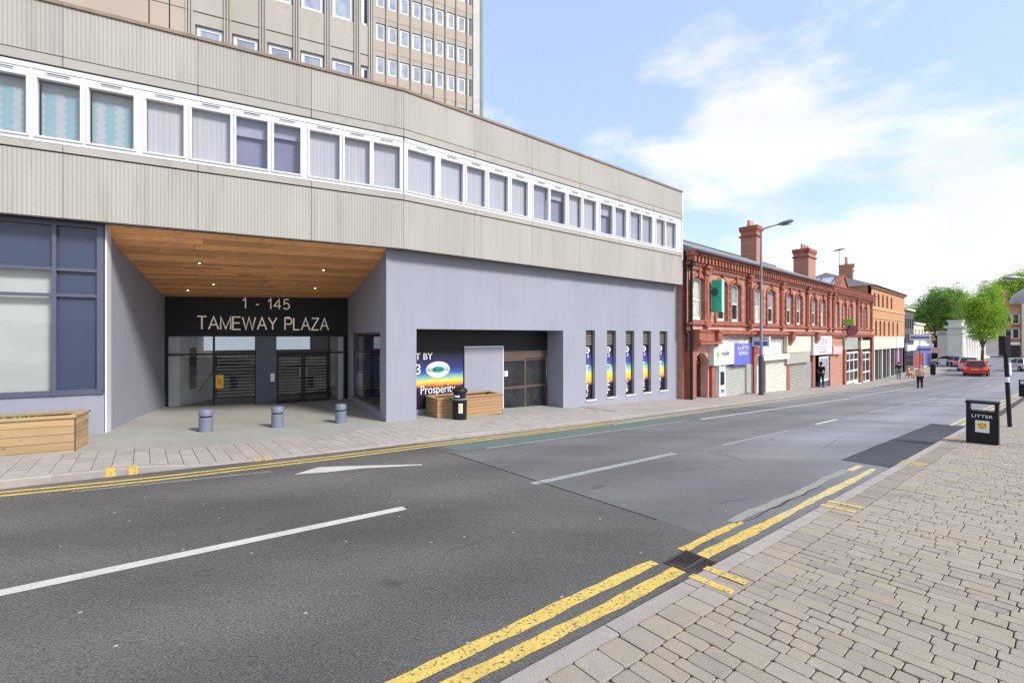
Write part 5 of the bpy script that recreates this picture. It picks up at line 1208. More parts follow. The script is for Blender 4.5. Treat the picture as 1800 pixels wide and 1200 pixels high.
# white neo-classical hall
Xw = (1692-900)/800*74; FH = Frame(Xw, 74, 52)
hall = thing('white_hall', 'white stone classical hall with a tall corner pylon and columns below the bright tree', 'building', T(Xw, 74, -2.75, math.radians(38)))
zH = -2.75
mb = MB(); mb.box(0, 2.4, 0, 1.8, zH-1, zH+5.9).box(-.4, 2.8, -.4, 2.2, zH+5.9, zH+6.2).box(.1, 2.3, .1, 1.7, zH+6.2, zH+6.9).box(-.1, 2.5, -.1, 1.9, zH+6.9, zH+7.15).box(-.15, 2.55, -.15, 1.95, zH+4.9, zH+5.1); mb.build('corner_pylon', m_ivory, hall, FH.M)
MB().box(.4, 2.0, -.06, .0, zH+.2, zH+4.7).build('pilaster', m_ivory, hall, FH.M)
mb = MB(); mb.box(2.41, 32, 1.4, 3.4, zH-1, zH+5.2).box(2.41, 32.2, .3, 3.6, zH+4.7, zH+5.4).box(2.41, 32, 0, 1.4, zH-1, zH+.5); mb.build('main_range', m_ivory, hall, FH.M)
for k in range(10): x = 4.0+k*2.8; MB().lathe([(.62, zH+.5), (.62, zH+.7), (.5, zH+.8), (.42, zH+4.3), (.6, zH+4.5), (.6, zH+4.69)], (x, .85), 14).build('column', m_ivory, hall, FH.M, smooth=True)
for k in range(9): x = 5.4+k*2.8; o = MB().box(x-.5, x+.5, 1.36, 1.399, zH+1.6, zH+3.8).build('window', m_dglass, hall, FH.M)
# red brick building with a lead dome on the right
FD = Frame((1763-900)/800*94, 94, 132)
dome = thing('domed_corner_building', 'red brick corner building with pale lead dome at the right edge', 'building', FD.M @ Matrix.Translation((2, 0, -2.7)))
zD = -2.7
hs = [(c-.5, c+.5, a, b) for c in (.75, 1.8) for a, b in ((zD+4.0, zD+6.0), (zD+7.0, zD+9.0))]
MB().wall(0, 2.5, zD-1, zD+10.6, hs, 0, .2).build('wall', m_brick, dome, FD.M)
MB().box(0, 2.5, .22, 8, zD-1, zD+10.6).build('rear_wall', m_brick, dome, FD.M)
for h in hs:
    o = MB().box(h[0], h[1], .12, .16, h[2], h[3]).build('window', m_sash, dome, FD.M); MB().box(h[0]+.14, h[1]-.14, .105, .119, h[2]+.12, h[3]-.12).build('pane', m_dglass, o, FD.M)
for b_ in ((-.25, 2.54, -.25, .1, zD+10.6, zD+11.1), (-.1, 2.5, -.1, .1, zD+6.5, zD+6.75), (-.15, 2.5, -.15, .1, zD+3.4, zD+3.7)): MB().box(*b_).build('cornice', m_terra, dome, FD.M)
MB().box(.1, 2.4, -.12, -.01, zD+2.7, zD+3.3).build('white_fascia', m_sash, dome, FD.M)
MB().box(.1, 2.4, -.03, -.01, zD+.2, zD+2.6).build('shop_window', m_dglass, dome, FD.M)
MB().box(.1, .7, .2, 1.2, zD+11.1, zD+13.6).box(.0, .8, .1, 1.3, zD+12.6, zD+12.8).box(-.05, .85, .05, 1.35, zD+13.6, zD+13.8).build('chimney', m_brick, dome, FD.M)
MB().box(2.55, 9, -.6, 8, zD-1, zD+11.0).build('cream_bay', m_cream, dome, FD.M)
mb = MB(); mb.lathe([(4.0*math.cos(i*math.pi/16), zD+11.0+3.8*math.sin(i*math.pi/16)) for i in range(8)]+[(.3, zD+14.9), (.3, zD+15.8)], (5.2, 4.2), 24); mb.build('dome', m_lead, dome, FD.M, smooth=True)
for c in (3.9, 6.0, 8.0):
    for a in (4, 7.4): MB().box(c-.6, c+.6, -.63, -.601, zD+a, zD+a+2).build('window', m_dglass, dome, FD.M)
# building on the far side of the junction, closing the view behind the trees
FZ = Frame(70, 118, 88)
block('distant_red_building', 'distant low red building glimpsed under the trees between hall and dome', FZ, 0, 34, 10, 7, -2.7, m_brick, [(1, 2.6), (4, 5.6)], 10, m_dglass, 1.4, m_cream)

# ---------------------------------------------------------------- trees
def leafmat(name, a, b):
    m = bpy.data.materials.new(name); m.use_nodes = True; t = m.node_tree; p = t.nodes['Principled BSDF']; L = t.links.new
    p.inputs['Roughness'].default_value = .55; p.inputs['Specular IOR Level'].default_value = .3
    tcn = t.nodes.new('ShaderNodeTexCoord'); n = t.nodes.new('ShaderNodeTexNoise'); n.inputs['Scale'].default_value = .55; n.inputs['Detail'].default_value = 6
    n.inputs['Roughness'].default_value = .7
    L(tcn.outputs['Object'], n.inputs['Vector']); r = t.nodes.new('ShaderNodeMapRange'); r.inputs['From Min'].default_value = .36; r.inputs['From Max'].default_value = .64
    L(n.outputs['Fac'], r.inputs['Value']); x = t.nodes.new('ShaderNodeMixRGB'); L(r.outputs[0], x.inputs[0]); x.inputs[1].default_value = (*a, 1); x.inputs[2].default_value = (*b, 1)
    L(x.outputs[0], p.inputs['Base Color'])
    tr = t.nodes.new('ShaderNodeBsdfTranslucent'); L(x.outputs[0], tr.inputs[0]); mxs = t.nodes.new('ShaderNodeMixShader'); mxs.inputs[0].default_value = .35
    L(p.outputs[0], mxs.inputs[1]); L(tr.outputs[0], mxs.inputs[2]); L(mxs.outputs[0], t.nodes['Material Output'].inputs[0]); return m
m_bark = mat('bark', (.09, .07, .05), .95, .3, 6)
def tree(name, label, x, y, zg, lobes, lm, n, size, seed, grp=None, trunk_h=3.2, tr=.35):
    """lobes: (dx, dy, z centre above ground, rx, ry, rz)"""
    r = random.Random(seed); M_ = T(x, y, zg); t_ = thing(name, label, 'tree', M_, grp)
    mb = MB(); mb.tube((0, 0, -.3), (0.1, 0, trunk_h), tr, tr*.7, 10, False)
    for (dx, dy, zc_, rx, ry, rz_) in lobes:
        k = Vector((.1, 0, trunk_h)); e = Vector((dx, dy, zc_)); md = k.lerp(e, .5)+Vector((0, 0, .4)); mb.tube(k, md, tr*.45, tr*.25, 7, False); mb.tube(md, e, tr*.25, tr*.08, 6, False)
    mb.build('trunk', m_bark, t_, M_, smooth=True)
    v = []; f = []
    tot = sum(l[3]*l[4]*l[5] for l in lobes)**1.0
    for (dx, dy, zc_, rx, ry, rz_) in lobes:
        cl_ = int(n*.85/14*rx*ry*rz_/tot)
        for _ in range(cl_):
            d = Vector((r.gauss(0, 1), r.gauss(0, 1), r.gauss(0, 1))).normalized(); q = r.random()**.30*r.uniform(.78, 1.22)
            c = Vector((dx+d.x*rx*q, dy+d.y*ry*q, zc_+d.z*rz_*q))
            for _ in range(14):
                p_ = c+Vector((r.gauss(0, 1), r.gauss(0, 1), r.gauss(0, .7)))*size*1.7
                a = Vector((r.gauss(0, 1), r.gauss(0, 1), r.gauss(0, 1))).normalized(); b = a.orthogonal().normalized(); b = (b+a.cross(b)*r.uniform(-1, 1)).normalized()
                s_ = size*r.uniform(.5, 1.1); i = len(v)
                v += [p_-a*s_, p_+b*s_*.55, p_+a*s_, p_-b*s_*.55]; f.append((i, i+1, i+2, i+3))
    MB().add(v, f).build('crown', lm, t_, M_); return t_
m_lf1 = leafmat('dark_leaves', (.08, .18, .03), (.27, .44, .08)); m_lf2 = leafmat('bright_leaves', (.17, .32, .025), (.42, .60, .06))
X = (1652-900)/800*80
tree('broadleaf_tree', 'darker green spreading tree behind the white shop fronts', X, 80, -2.75, [(0, 0, 9.6, 2.8, 3, 3.2), (-2.4, 0, 8.2, 1.6, 2, 2.2), (2.9, 0, 9.4, 2.1, 2, 3.6), (-3.4, 0, 7.6, 1.2, 1.4, 1.8), (.6, 0, 6.4, 2.1, 2.2, 2.2), (-.8, -1, 11.2, 1.5, 2, 1.9), (1.6, -1, 11.0, 1.3, 1.6, 1.8)], m_lf1, 34000, .15, 1)
X = (1726-900)/800*64
tree('broadleaf_tree', 'bright yellow green tree in front of the white classical hall', X, 64, -2.7, [(0, 0, 7.8, 1.8, 2, 2.5), (.1, 0, 4.9, 1.7, 1.6, 1.2), (-1.1, 0, 8.2, 1.2, 1.5, 1.9), (.9, 0, 10.4, 1.3, 1.5, 1.7), (1.9, 0, 7.2, 1.4, 1.5, 2.8), (-1.9, 0, 8.9, 1.0, 1.2, 1.5), (-1.2, -.3, 6.0, .9, 1.1, 1.1)], m_lf2, 38000, .11, 2, tr=.22, trunk_h=2.6)
X = (1776-900)/800*112
tree('broadleaf_tree', 'tall green tree rising behind the domed red building', X, 112, -2.7, [(0, 0, 15.6, 3.6, 3, 4.0), (3.4, 0, 17.0, 3.2, 3, 3.6), (-2.8, 0, 14.0, 2.6, 2.6, 3.4), (0, 0, 9.6, 3.4, 3, 3.4), (-4.4, 0, 11.5, 2.0, 2, 3.0)], m_lf2, 44000, .20, 3)
X = (1602-900)/800*100
tree('broadleaf_tree', 'small piece of green tree showing over the low white shop roof', X+2, 100, -2.75, [(0, 0, 9.6, 3.6, 3, 2.2), (3, 0, 8.6, 3, 3, 2.6), (6, 0, 9.6, 3, 3, 2.6)], m_lf1, 14000, .19, 4)

# ---------------------------------------------------------------- street furniture
def lamp(name, label, x, y, h, arm, ang, rz, head=.9):
    z = G(x, y)+.08; M_ = T(x, y, z, rz); t_ = thing(name, label, 'street lamp', M_)
    MB().lathe([(.13, -.3), (.13, 1.9), (.115, 2.0), (.085, 2.08)], n=16).build('base', m_steeld, t_, M_, smooth=True)
    MB().tube((0, 0, 2.05), (0, 0, h), .075, .048, 14).build('column', m_steel, t_, M_, smooth=True)
    mb = MB(); mb.tube((0, 0, h-.05), (0, -.15, h+.12), .048, .04, 10).tube((0, -.13, h+.1), (0, -arm, h+.1+arm*ang), .04, .03, 10); mb.build('arm', m_steel, t_, M_, smooth=True)
    e = Vector((0, -arm, h+.1+arm*ang)); mb = MB(); pr = [(.04, 0), (.10, .1), (.155, .35), (.16, .6), (.12, .8), (.05, .88)]; N = 14; v = []
    for r_, s_ in pr:
        for i in range(N):
            a = 2*math.pi*i/N; v.append((e.x+r_*1.1*math.cos(a), e.y-s_*head/.9, e.z+s_*ang+r_*.6*math.sin(a)))
    mb.add(v, [(j*N+i, j*N+(i+1) % N, (j+1)*N+(i+1) % N, (j+1)*N+i) for j in range(len(pr)-1) for i in range(N)]+[tuple(range(N)), tuple(range(len(v)-N, len(v)))])
    mb.build('lantern', m_steel, t_, M_, smooth=True)
    mb = MB(); v = [(e.x+.12*math.cos(a), e.y-.42+.25*math.sin(a), e.z-.10+.42*ang*.0+.02) for a in [2*math.pi*i/12 for i in range(12)]]
    mb.add(v, [tuple(range(12))]); mb.build('lens', m_dglass, t_, M_)
x, y = bp(1338, 697); z = G(x, y)+.08
lh = (697-400)*y/800
lamp('street_lamp', 'tall grey street lamp on the pavement before the red brick terrace', x, y, lh-.25, .75, .10, math.radians(90-48.7), .75)
lamp('street_lamp', 'lamp whose head reaches in above the domed building at the right edge', 27.9, 23.2, 6.05, 1.7, .04, math.radians(-96))
# bollards
def bollard(x, y, z, label):
    M_ = T(x, y, z); t_ = thing('bollard', label, 'bollard', M_, 'bollards across the entrance forecourt')
    MB().lathe([(.135, -.2), (.135, .37), (.128, .378)], n=24).build('post', m_boll, t_, M_, smooth=True)
    MB().lathe([(.118, .37), (.118, .415)], n=24).build('groove', m_black, t_, M_, smooth=True)
    MB().lathe([(.128, .408), (.135, .416), (.135, .52), (.12, .545), (.05, .555)], n=24).build('cap', m_boll, t_, M_, smooth=True)
for p_, lab in (((362, 763), 'short grey bollard nearest the big wooden planter'), ((488, 755), 'short grey bollard standing between two others before the entrance doors'), ((599, 748), 'short grey bollard beside the dark shop window wall')):
    x, y = bp(*p_); bollard(x, y, G(x, y), lab)
# timber planters
def planter(label, M_, Lx, Dy, H, rows, m, joints, plants, slope=0.):
    t_ = thing('wooden_planter', label, 'planter', M_); th = .035; ph = (H-.03)/rows
    for r_ in range(rows):
        z0_, z1_ = r_*ph+.004, (r_+1)*ph-.003
        cuts = [0]+joints+[Lx]
        for a, b in zip(cuts, cuts[1:]):
            for y0, y1 in ((0, th), (Dy-th, Dy)): MB().box(a+.001, b-.001, y0+rnd.uniform(0, .003), y1, z0_, z1_).build('board', m, t_, M_)
        for x0_, x1_ in ((.0, th), (Lx-th, Lx)): MB().box(x0_+(0 if x0_ else -.001), x1_+rnd.uniform(-.002, .002), th+.001, Dy-th-.001, z0_, z1_).build('board', m, t_, M_)
    MB().box(Lx+.001, Lx+.007, -.006, .030, 0, H-.03).build('dark_corner_gap', m_bark, t_, M_)  # thin dark strip, paints the shaded gap at the corner; no post
    zc = H-.03
    for b_ in ((-.02, Lx+.02, -.03, .09), (-.02, Lx+.02, Dy-.09, Dy+.03)): MB().box(*b_, zc, H+.005).build('rim_board', m, t_, M_)
    for b_ in ((-.02, .10, .091, Dy-.091), (Lx-.10, Lx+.02, .091, Dy-.091)): MB().box(*b_, zc, H+.004).build('rim_board', m, t_, M_)
    MB().box(th+.001, Lx-th-.001, th+.001, Dy-th-.001, .05, H-.12).build('soil', m_soil, t_, M_)
    if plants:
        mb = MB(); r = random.Random(3)
        for _ in range(26):
            cx, cy = r.uniform(.1, Lx-.1), r.uniform(.12, Dy-.12)
            for _ in range(16):
                a = r.uniform(0, 6.28); l = r.uniform(.05, .13); b = Vector((cx, cy, H-.13)); e = b+Vector((math.cos(a)*l, math.sin(a)*l, r.uniform(.04, .14))); s_ = Vector((-math.sin(a), math.cos(a), 0))*.02; md = b.lerp(e, .55)
                mb.add([b, md+s_, e, md-s_], [(0, 1, 2, 3)])
        o = mb.build('plants', m_leaf, t_, M_); o['kind'] = 'stuff'
    return t_
x, y = bp(131, 803, .02); zP = G(x, y)+.01; aL = math.radians(90-62.5)
Mp = T(x, y, zP, aL) @ Matrix.Translation((-2.7, 0, 0))
planter('large weathered wooden planter with green seedlings at the left edge, before the glazed corner', Mp, 2.7, .64, .70, 5, m_pine, [], True)
x, y = bp(769, 741); zP = G(x, y)+.03; aR = math.radians(90-56)
planter('honey coloured wooden planter in the doorway recess behind the black round bin', T(x, y, zP, aR), 2.12, .80, .60, 6, m_pine2, [], False)
# round litter bin
x, y = bp(808, 742); M_ = T(x, y, G(x, y)+.02, math.radians(-6)); t_ = thing('litter_bin', 'black round litter bin with domed hood and yellow sticker, before the honey coloured planter', 'bin', M_)
MB().lathe([(.185, 0), (.19, .03), (.2, .58), (.205, .60), (.20, .62)], n=28).build('body', m_black, t_, M_, smooth=True)
MB().lathe([(.208, .61), (.214, .625), (.208, .64)], n=28).build('band', mat('grey_band', (.25, .26, .28), .5, .1), t_, M_, smooth=True)
for a0, a1 in ((.9, 2.25), (4.05, 5.4)):
    mb = MB(); v = []
    for i in range(9):
        a = a0+(a1-a0)*i/8
        for r_ in (.20, .185):
            for z_ in (.63, .80): v.append((r_*math.cos(a), r_*math.sin(a), z_))
    mb.add(v, [(4*i, 4*i+4, 4*i+5, 4*i+1) for i in range(8)]+[(4*i+2, 4*i+3, 4*i+7, 4*i+6) for i in range(8)]+[(0, 1, 3, 2), (32, 34, 35, 33)]); mb.build('hood_side', m_black, t_, M_, smooth=True)
MB().lathe([(.17, .60), (.17, .82)], n=20).build('inner_liner', m_dark, t_, M_, smooth=True)
MB().lathe([(.20, .80), (.215, .81), (.215, .85), (.19, .90), (.12, .935), (.04, .945)], n=28).build('lid', m_black, t_, M_, smooth=True)
def curved(mb, r_, a0, a1, z0_, z1_, n=6):
    v = []
    for i in range(n+1): a = a0+(a1-a0)*i/n; v += [(r_*math.cos(a), r_*math.sin(a), z0_), (r_*math.cos(a), r_*math.sin(a), z1_)]
    return mb.add(v, [(2*i, 2*i+2, 2*i+3, 2*i+1) for i in range(n)])
curved(MB(), .206, -1.50, -.95, .26, .52).build('sticker', m_signw, t_, M_)
curved(MB(), .209, -1.38, -1.08, .35, .48).build('sticker_emblem', m_yel, t_, M_)
curved(MB(), .206, -2.15, -1.35, .69, .74, 8).build('white_wording', m_white, t_, M_)
# square litter bins on the near pavement
def sqbin(label, x, y, rz, print_=True):
    M_ = T(x, y, G(x, y)+KH, rz); t_ = thing('litter_bin', label, 'bin', M_); w2_, h_, d_ = .24, .90, .16
    MB().box(-w2_, w2_, -d_, d_, .0, .69).build('body', m_char, t_, M_)
    mb = MB()
    for s_ in (-1, 1): MB().box(min(s_*w2_, s_*(w2_-.055)), max(s_*w2_, s_*(w2_-.055)), -d_, d_, .691, .85).build('side_post', m_char, t_, M_)
    MB().box(-w2_-.012, w2_+.012, -d_-.012, d_+.012, .851, h_).build('top', m_char, t_, M_)
    MB().box(-w2_+.02, w2_-.02, -d_-.008, -d_-.001, .05, .62).build('door', m_char, t_, M_)
    if print_:
        text('LITTER', .095, t_, M_ @ Matrix.Translation((0, -d_-.012, .585)) @ UP, m_white, .001, 'lettering', 1.1)
        MB().box(-.10, .11, -d_-.012, -d_-.009, .25, .50).build('sticker', m_signw, t_, M_)
        mb = MB(); N = 20; mb.add([(.005+.075*math.cos(2*math.pi*i/N), -d_-.014, .39+.07*math.sin(2*math.pi*i/N)) for i in range(N)], [tuple(range(N))]); o = mb.build('yellow_face', m_yel, t_, M_)
        MB().box(-.05, -.03, -d_-.016, -d_-.0145, .40, .425).box(.035, .055, -d_-.016, -d_-.0145, .40, .425).box(-.03, .035, -d_-.016, -d_-.0145, .352, .362).build('face_print', m_char, o, M_)
x, y = bp(1736, 780, KH); sqbin('dark square litter bin with yellow face sticker, the nearer one on the block paving', x, y+.1, math.radians(-50))
x, y = bp(1801, 697, KH); sqbin('dark square litter bin cut by the right edge, further down the block paving', x+.05, y, math.radians(-50), False)
# leaning post
x, y = bp(1775, 750, KH); z = G(x, y)+KH; lean = Matrix.Rotation(math.radians(-3.2), 4, 'Y'); M_ = T(x, y, z) @ lean
t_ = thing('sign_post', 'black leaning post with white reflective band behind the square bin', 'post', M_)
MB().tube((0, 0, -.2), (0, 0, 2.45), .047, .047, 14).build('pole', m_black, t_, M_, smooth=True)
MB().tube((0, 0, 1.22), (0, 0, 1.36), .051, .051, 14).build('white_band', m_signw, t_, M_, smooth=True)
MB().box(-.075, .075, -.07, .09, 1.95, 2.48).box(-.09, .02, -.09, .0, 1.98, 2.2).build('signal_box', m_black, t_, M_)
MB().box(.0, .058, -.075, -.056, 1.42, 1.76).build('white_strip', m_signw, t_, M_)
# small bins and posts far along the left pavement
x, y = bp(1640, 659); M_ = T(x, y, G(x, y)+.05, .7); t_ = thing('litter_bin', 'grey litter bin far down the street beyond the seated people', 'bin', M_)
MB().box(-.3, .3, -.2, .2, 0, 1.1).build('body', m_char, t_, M_); MB().box(-.33, .33, -.23, .23, 1.101, 1.25).build('lid', m_steeld, t_, M_)
# white sacks lying by the doors
U2 = FB.U
for k, (xx, lab) in enumerate(((1476, 'white rubbish sack slumped against the brick pier'), (1486, 'flattened white sack lying just before the white shop doors'), (1496, 'last white sack spilling toward the kerb from the shop doors'))):
    x, y = bp(xx, 673+k*1.0); M_ = T(x, y, G(x, y)+.05, k); mb = MB(); r = random.Random(k); N = 12; v = []
    for j, (r_, z_) in enumerate(((.35, 0), (.62, .12), (.55, .28), (.3, .38), (.08, .42))): v += [((r_+r.uniform(-.08, .08))*math.cos(2*math.pi*i/N)*1.35, (r_+r.uniform(-.08, .08))*math.sin(2*math.pi*i/N), z_*(1-.3*k)+r.uniform(-.02, .02)*(j > 0)) for i in range(N)]
    mb.add(v, [(j*N+i, j*N+(i+1) % N, (j+1)*N+(i+1) % N, (j+1)*N+i) for j in range(4) for i in range(N)]+[tuple(range(4*N, 5*N))])
    o = mb.build('rubbish_sack', m_sash, None, M_, smooth=True); tag(o, lab, 'sack', 'sacks by the shop doors')
# small signs in the far street
def flat_sign(label, x, y, z, w_, h_, m, rz, m2=None):
    M_ = T(x, y, G(x, y), rz); t_ = thing('street_sign', label, 'sign', M_)
    MB().tube((0, .05, 0), (0, .05, z+h_), .04).build('post', m_steeld, t_, M_); MB().box(-w_/2, w_/2, -.03, .0, z, z+h_).build('board', m, t_, M_)
    if m2: MB().box(-w_/2+.1, w_/2-.1, -.04, -.031, z+h_*.3, z+h_*.65).build('print', m2, t_, M_)
def at(px_, Y): return (px_-900)/800*Y, Y
x, y = at(1617, 56); flat_sign('white board with blue wording over the far left pavement', x, y, 3.9, 1.9, .75, m_signw, -.7, m_signb)
x, y = at(1622, 58); flat_sign('lower pale blue board beneath the far white board', x, y, 2.3, 1.7, .9, mat('pale_blue_board', (.55, .57, .75), .5, .1), -.7, m_signb)
x, y = at(1648, 66); flat_sign('small red and white sign beside the parked cars', x, y, 2.0, 1.3, .8, m_pink, -.7)

# ---------------------------------------------------------------- cars
def car(label, x, y, rz, col, name='parked_car', grp='cars at the far end of the street', lights=True, sc=1.):
    M_ = T(x, y, G(x, y), rz) @ Matrix.Scale(sc, 4); t_ = thing(name, label, 'car', M_, grp)
    mc = mat('car_paint', col, .25, .04, 2, coat=.8, spec=.5)
    # side outline, x forward, z up; local x runs nose (+) to tail (-)
    prof = [(-1.98, .34), (-2.0, .62), (-1.93, .92), (-1.0, .98), (1.0, .95), (1.75, .80), (1.98, .58), (1.96, .30)]
    N = len(prof); v = []; ws = [.86, .88, .84]
    mb = MB()
    for s_, (wl, zk) in ((-1, (.86, 0)), (1, (.86, 0))): v += [(px_, s_*(.86 if z_ < .9 else .78)*(1-.07*(abs(px_) > 1.7)), z_) for px_, z_ in prof]
    fs = [(i, i+1, N+i+1, N+i) for i in range(N-1)]+[tuple(range(N))[::-1], tuple(range(N, 2*N))]+[(N-1, 0, N, 2*N-1)]
    mb.add(v, fs); mb.build('body', mc, t_, M_)
    cab = [(-1.86, .93), (-1.55, 1.42), (-.6, 1.50), (.25, 1.45), (1.05, .94)]; v = []
    for s_ in (-1, 1): v += [(a, s_*(.77 if z_ < 1 else .60), z_) for a, z_ in cab]
    MB().add(v, [(i, i+1, 6+i, 5+i) for i in range(4)]+[(4, 3, 2, 1, 0), (5, 6, 7, 8, 9)]).build('cabin', m_dglass, t_, M_)
    MB().box(-1.5, .2, -.605, .605, 1.44, 1.53).build('roof', mc, t_, M_)
    mb = MB()
    for s_ in (-1, 1):
        for (a, za_), (b, zb_) in (((-1.88, .94), (-1.52, 1.46)), ((.2, 1.46), (1.07, .95)), ((-.55, .97), (-.5, 1.47))):
            mb.tube((a, s_*.77, za_), (b, s_*.61, zb_), .045, .04, 6)
    mb.build('pillars', mc, t_, M_)
    MB().box(-1.99, -1.93, -.5, .5, .90, .93).build('rear_trim', mc, t_, M_)
    for sx_ in (-1.22, 1.25):
        for sy_ in (-1, 1):
            w3 = MB().tube((sx_, sy_*.70, .31), (sx_, sy_*.88, .31), .31, .31, 20).build('wheel', m_tyre, t_, M_, smooth=True)
            MB().tube((sx_, sy_*.881, .31), (sx_, sy_*.89, .31), .19, .17, 16).build('rim', m_steel, w3, M_, smooth=True)
    for s_ in (-1, 1):
        MB().box(-2.01, -1.88, min(s_*.58, s_*.845), max(s_*.58, s_*.845), .68, .93).build('tail_light', mat('tail_lamp', (.75, .05, .02), .2, .02, emit=.5 if lights else .05), t_, M_)
        MB().box(1.80, 1.93, min(s_*.5, s_*.8), max(s_*.5, s_*.8), .60, .76).build('headlight', m_lglass, t_, M_)
        MB().box(.75, .95, min(s_*.86, s_*1.0), max(s_*.86, s_*1.0), .92, 1.05).build('mirror', mc, t_, M_)
    MB().box(-2.04, -2.0, -.27, .27, .62, .74).build('number_plate', m_yel, t_, M_)
    MB().box(-2.05, -1.95, -.80, .80, .30, .50).build('bumper', mc, t_, M_); MB().box(-2.03, -1.96, -.7, .7, .20, .299).build('lower_bumper', m_char, t_, M_)
    return t_
hd = math.radians(90-51.2)
x, y = bp(1717, 661); car('bright red hatchback seen from behind, driving away down the road', x+1.2, y+1.2, hd+.05, (.62, .015, .02), 'driving_car', sc=1.08)
x, y = at(1702, 57); car('silver blue car half hidden by the red hatchback', x, y, hd+.12, (.42, .46, .60), 'driving_car', sc=1.12)
x, y = at(1682, 66); car('small purple grey car further off, left of the red hatchback', x, y, hd+.3, (.30, .22, .38))
x, y = at(1664, 70); car('white car parked sideways near the brown brick building', x, y, hd+1.5, (.75, .75, .76))
x, y = at(1797, 55); car('silver car at the right edge beyond the black post', x, y, hd+.5, (.60, .60, .64))

# ---------------------------------------------------------------- people
def figure(name, pts, edges, rad, m, parent, M_, sub=1, root=0):
    me = bpy.data.meshes.new(name); me.from_pydata(pts, edges, []); me.materials.append(m); o = bpy.data.objects.new(name, me); put(o, parent, M_)
    sk = o.modifiers.new('skin', 'SKIN'); sk.use_smooth_shade = True
    if not me.skin_vertices: 
        me.attributes.new if False else None
    if not me.skin_vertices:
        bm_ = __import__('bmesh').new(); bm_.from_mesh(me); bm_.verts.layers.skin.verify(); bm_.to_mesh(me); bm_.free()
    for i, r_ in enumerate(rad): me.skin_vertices[0].data[i].radius = (r_, r_); me.skin_vertices[0].data[i].use_root = (i == root)
    ss = o.modifiers.new('sub', 'SUBSURF'); ss.levels = ss.render_levels = sub
    dg = bpy.context.evaluated_depsgraph_get(); dg.update(); ev = o.evaluated_get(dg); nm = bpy.data.meshes.new_from_object(ev); o.modifiers.clear(); o.data = nm
    if not nm.materials: nm.materials.append(m)
    return o
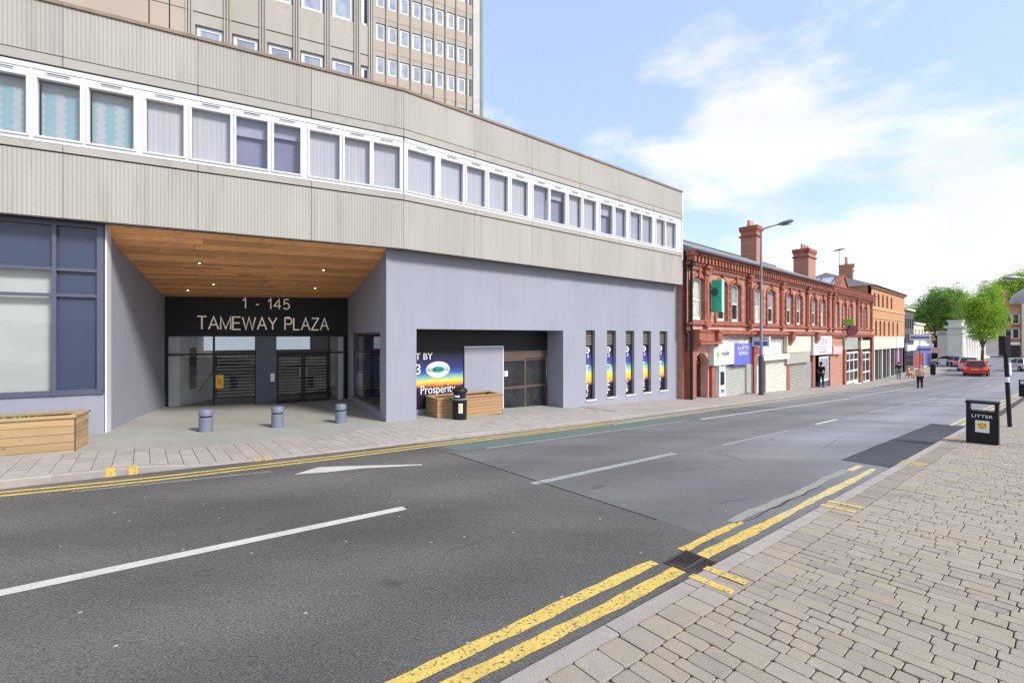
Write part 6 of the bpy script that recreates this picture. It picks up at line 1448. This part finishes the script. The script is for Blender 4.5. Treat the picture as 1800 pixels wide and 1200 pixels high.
def person(label, x, y, z, rz, top, legs_, hair, shoes, H=1.68, sit=False, stride=.16, bareback=False, arms=0.):
    M_ = T(x, y, z, rz) @ Matrix.Scale(H/1.70, 4); t_ = thing('person', label, 'person', M_)
    hz = .92 if not sit else .50
    kn = [(.09, -.04+.10*0, .50), (-.09, .0, .50)]; an = [(.09, stride, .09), (-.09, -stride*1.2, .12)]; toe = [(.10, stride-.14, .04), (-.10, -stride*1.2-.12, .05)]
    kn = [(.09, stride*.35, .50), (-.09, -stride*.5-.03, .50)]
    if sit: kn = [(.11, -.42, .50), (-.11, -.42, .50)]; an = [(.11, -.44, .09), (-.11, -.40, .09)]; toe = [(.11, -.60, .05), (-.11, -.56, .05)]
    e_ = .55+hz-.92+.0
    P_ = [(0, 0, hz), (0, .0, hz+.22), (0, .0, hz+.44), (0, .0, hz+.56), (0, -.01, hz+.66), (0, -.015, hz+.72),
          (.09, 0, hz-.04), kn[0], an[0], toe[0], (-.09, 0, hz-.04), kn[1], an[1], toe[1],
          (.17, 0, hz+.48), (.22, .02+arms*.1, hz+.22), (.20, -.10-arms*.12, hz+.04), (.20, -.14-arms*.2, hz-.04),
          (-.17, 0, hz+.48), (-.22, .02, hz+.22), (-.20, -.06, hz+.0), (-.20, -.09, hz-.08)]
    E_ = [(0, 1), (1, 2), (2, 3), (3, 4), (4, 5), (0, 6), (6, 7), (7, 8), (8, 9), (0, 10), (10, 11), (11, 12), (12, 13), (2, 14), (14, 15), (15, 16), (16, 17), (2, 18), (18, 19), (19, 20), (20, 21)]
    R_ = [.125, .105, .125, .055, .085, .075, .09, .058, .038, .035, .09, .058, .038, .035, .055, .042, .032, .034, .055, .042, .032, .034]
    figure('body', P_, E_, R_, m_skin, t_, M_)
    # clothing follows the same joints, a little fuller
    ci = [0, 1, 2, 14, 15, 18, 19]; mp_ = {a: i for i, a in enumerate(ci)}
    figure('top', [P_[i] for i in ci], [(mp_[a], mp_[b]) for a, b in E_ if a in mp_ and b in mp_], [.145, .125, .145, .075, .055, .075, .055], top, t_, M_)
    ci = [0, 6, 7, 8, 10, 11, 12]; mp_ = {a: i for i, a in enumerate(ci)}
    figure('trousers', [P_[i] for i in ci], [(mp_[a], mp_[b]) for a, b in E_ if a in mp_ and b in mp_], [.140, .105, .070, .052, .105, .070, .052], legs_, t_, M_)
    for k in (0, 1):
        a, b = an[k], toe[k]; MB().tube((a[0], a[1]+.05, .045+max(0, a[2]-.09)), (b[0], b[1]-.02, .035+max(0, b[2]-.04)*.6), .048, .034, 10).build('shoe', shoes, t_, M_, smooth=True)
    hzz = hz+.71; hb = MB(); hb.lathe([(.03, hzz+.115), (.075, hzz+.09), (.098, hzz+.03), (.095, hzz-.03), (.07, hzz-.09), (.04, hzz-.12)][::-1], (0, .015), 14); hb.build('hair', hair, t_, M_, smooth=True)
    for s_ in (-1, 1): MB().lathe([(.008, 0), (.014, .004), (.008, .008)], n=8).build('eye', m_black, t_, M_ @ Matrix.Translation((s_*.034, -.098, hz+.70)))
    MB().tube((0, -.09, hz+.70), (0, -.122, hz+.665), .008, .016, 6).build('nose', m_skin, t_, M_)
    return t_
m_tan = mat('tan_top', (.60, .42, .32), .8, .1); m_blackc = mat('black_cloth', (.012, .012, .015), .9, .1); m_hairb = mat('fair_hair', (.42, .26, .12), .7, .2, 20)
m_hairk = mat('dark_hair', (.03, .02, .015), .7, .2); m_jean = mat('grey_jeans', (.16, .17, .20), .9, .1); m_orc = mat('orange_cloth', (.75, .22, .04), .8, .1)
x, y = bp(1617, 685.5); person('woman in a tan top and black leggings walking away along the road edge', x, y, G(x, y), math.radians(180-45), m_tan, m_blackc, m_hairb, m_signw, 1.7)
x, y = bp(1580, 668); person('person in a black top and grey jeans standing outside the orange brick building', x, y, G(x, y)+.06, 2.4, m_blackc, m_jean, m_hairk, m_blackc, 1.72, stride=.06)
x, y = bp(1597, 666); person('person in orange crouched on a stool near the dark fronted shop', x, y, G(x, y)+.06, .6, m_orc, m_orc, m_hairb, m_blackc, 1.7, sit=True)
Ms = T(x, y, G(x, y)+.06); t_ = thing('stool', 'low stool carrying the person in orange', 'stool', Ms)
MB().box(-.2, .2, -.2, .2, .34, .38).build('seat', m_steeld, t_, Ms)
for sx_ in (-1, 1):
    for sy_ in (-1, 1): MB().tube((sx_*.16, sy_*.16, 0), (sx_*.16, sy_*.16, .34), .02).build('leg', m_steeld, t_, Ms)
x, y = FB.w(FB.U(1436), -.25); person('person in black leaning in the doorway beneath the white shop sign', x, y, G(x, y)+.08, 2.2, m_blackc, m_blackc, m_hairk, m_blackc, 1.75, stride=.05)
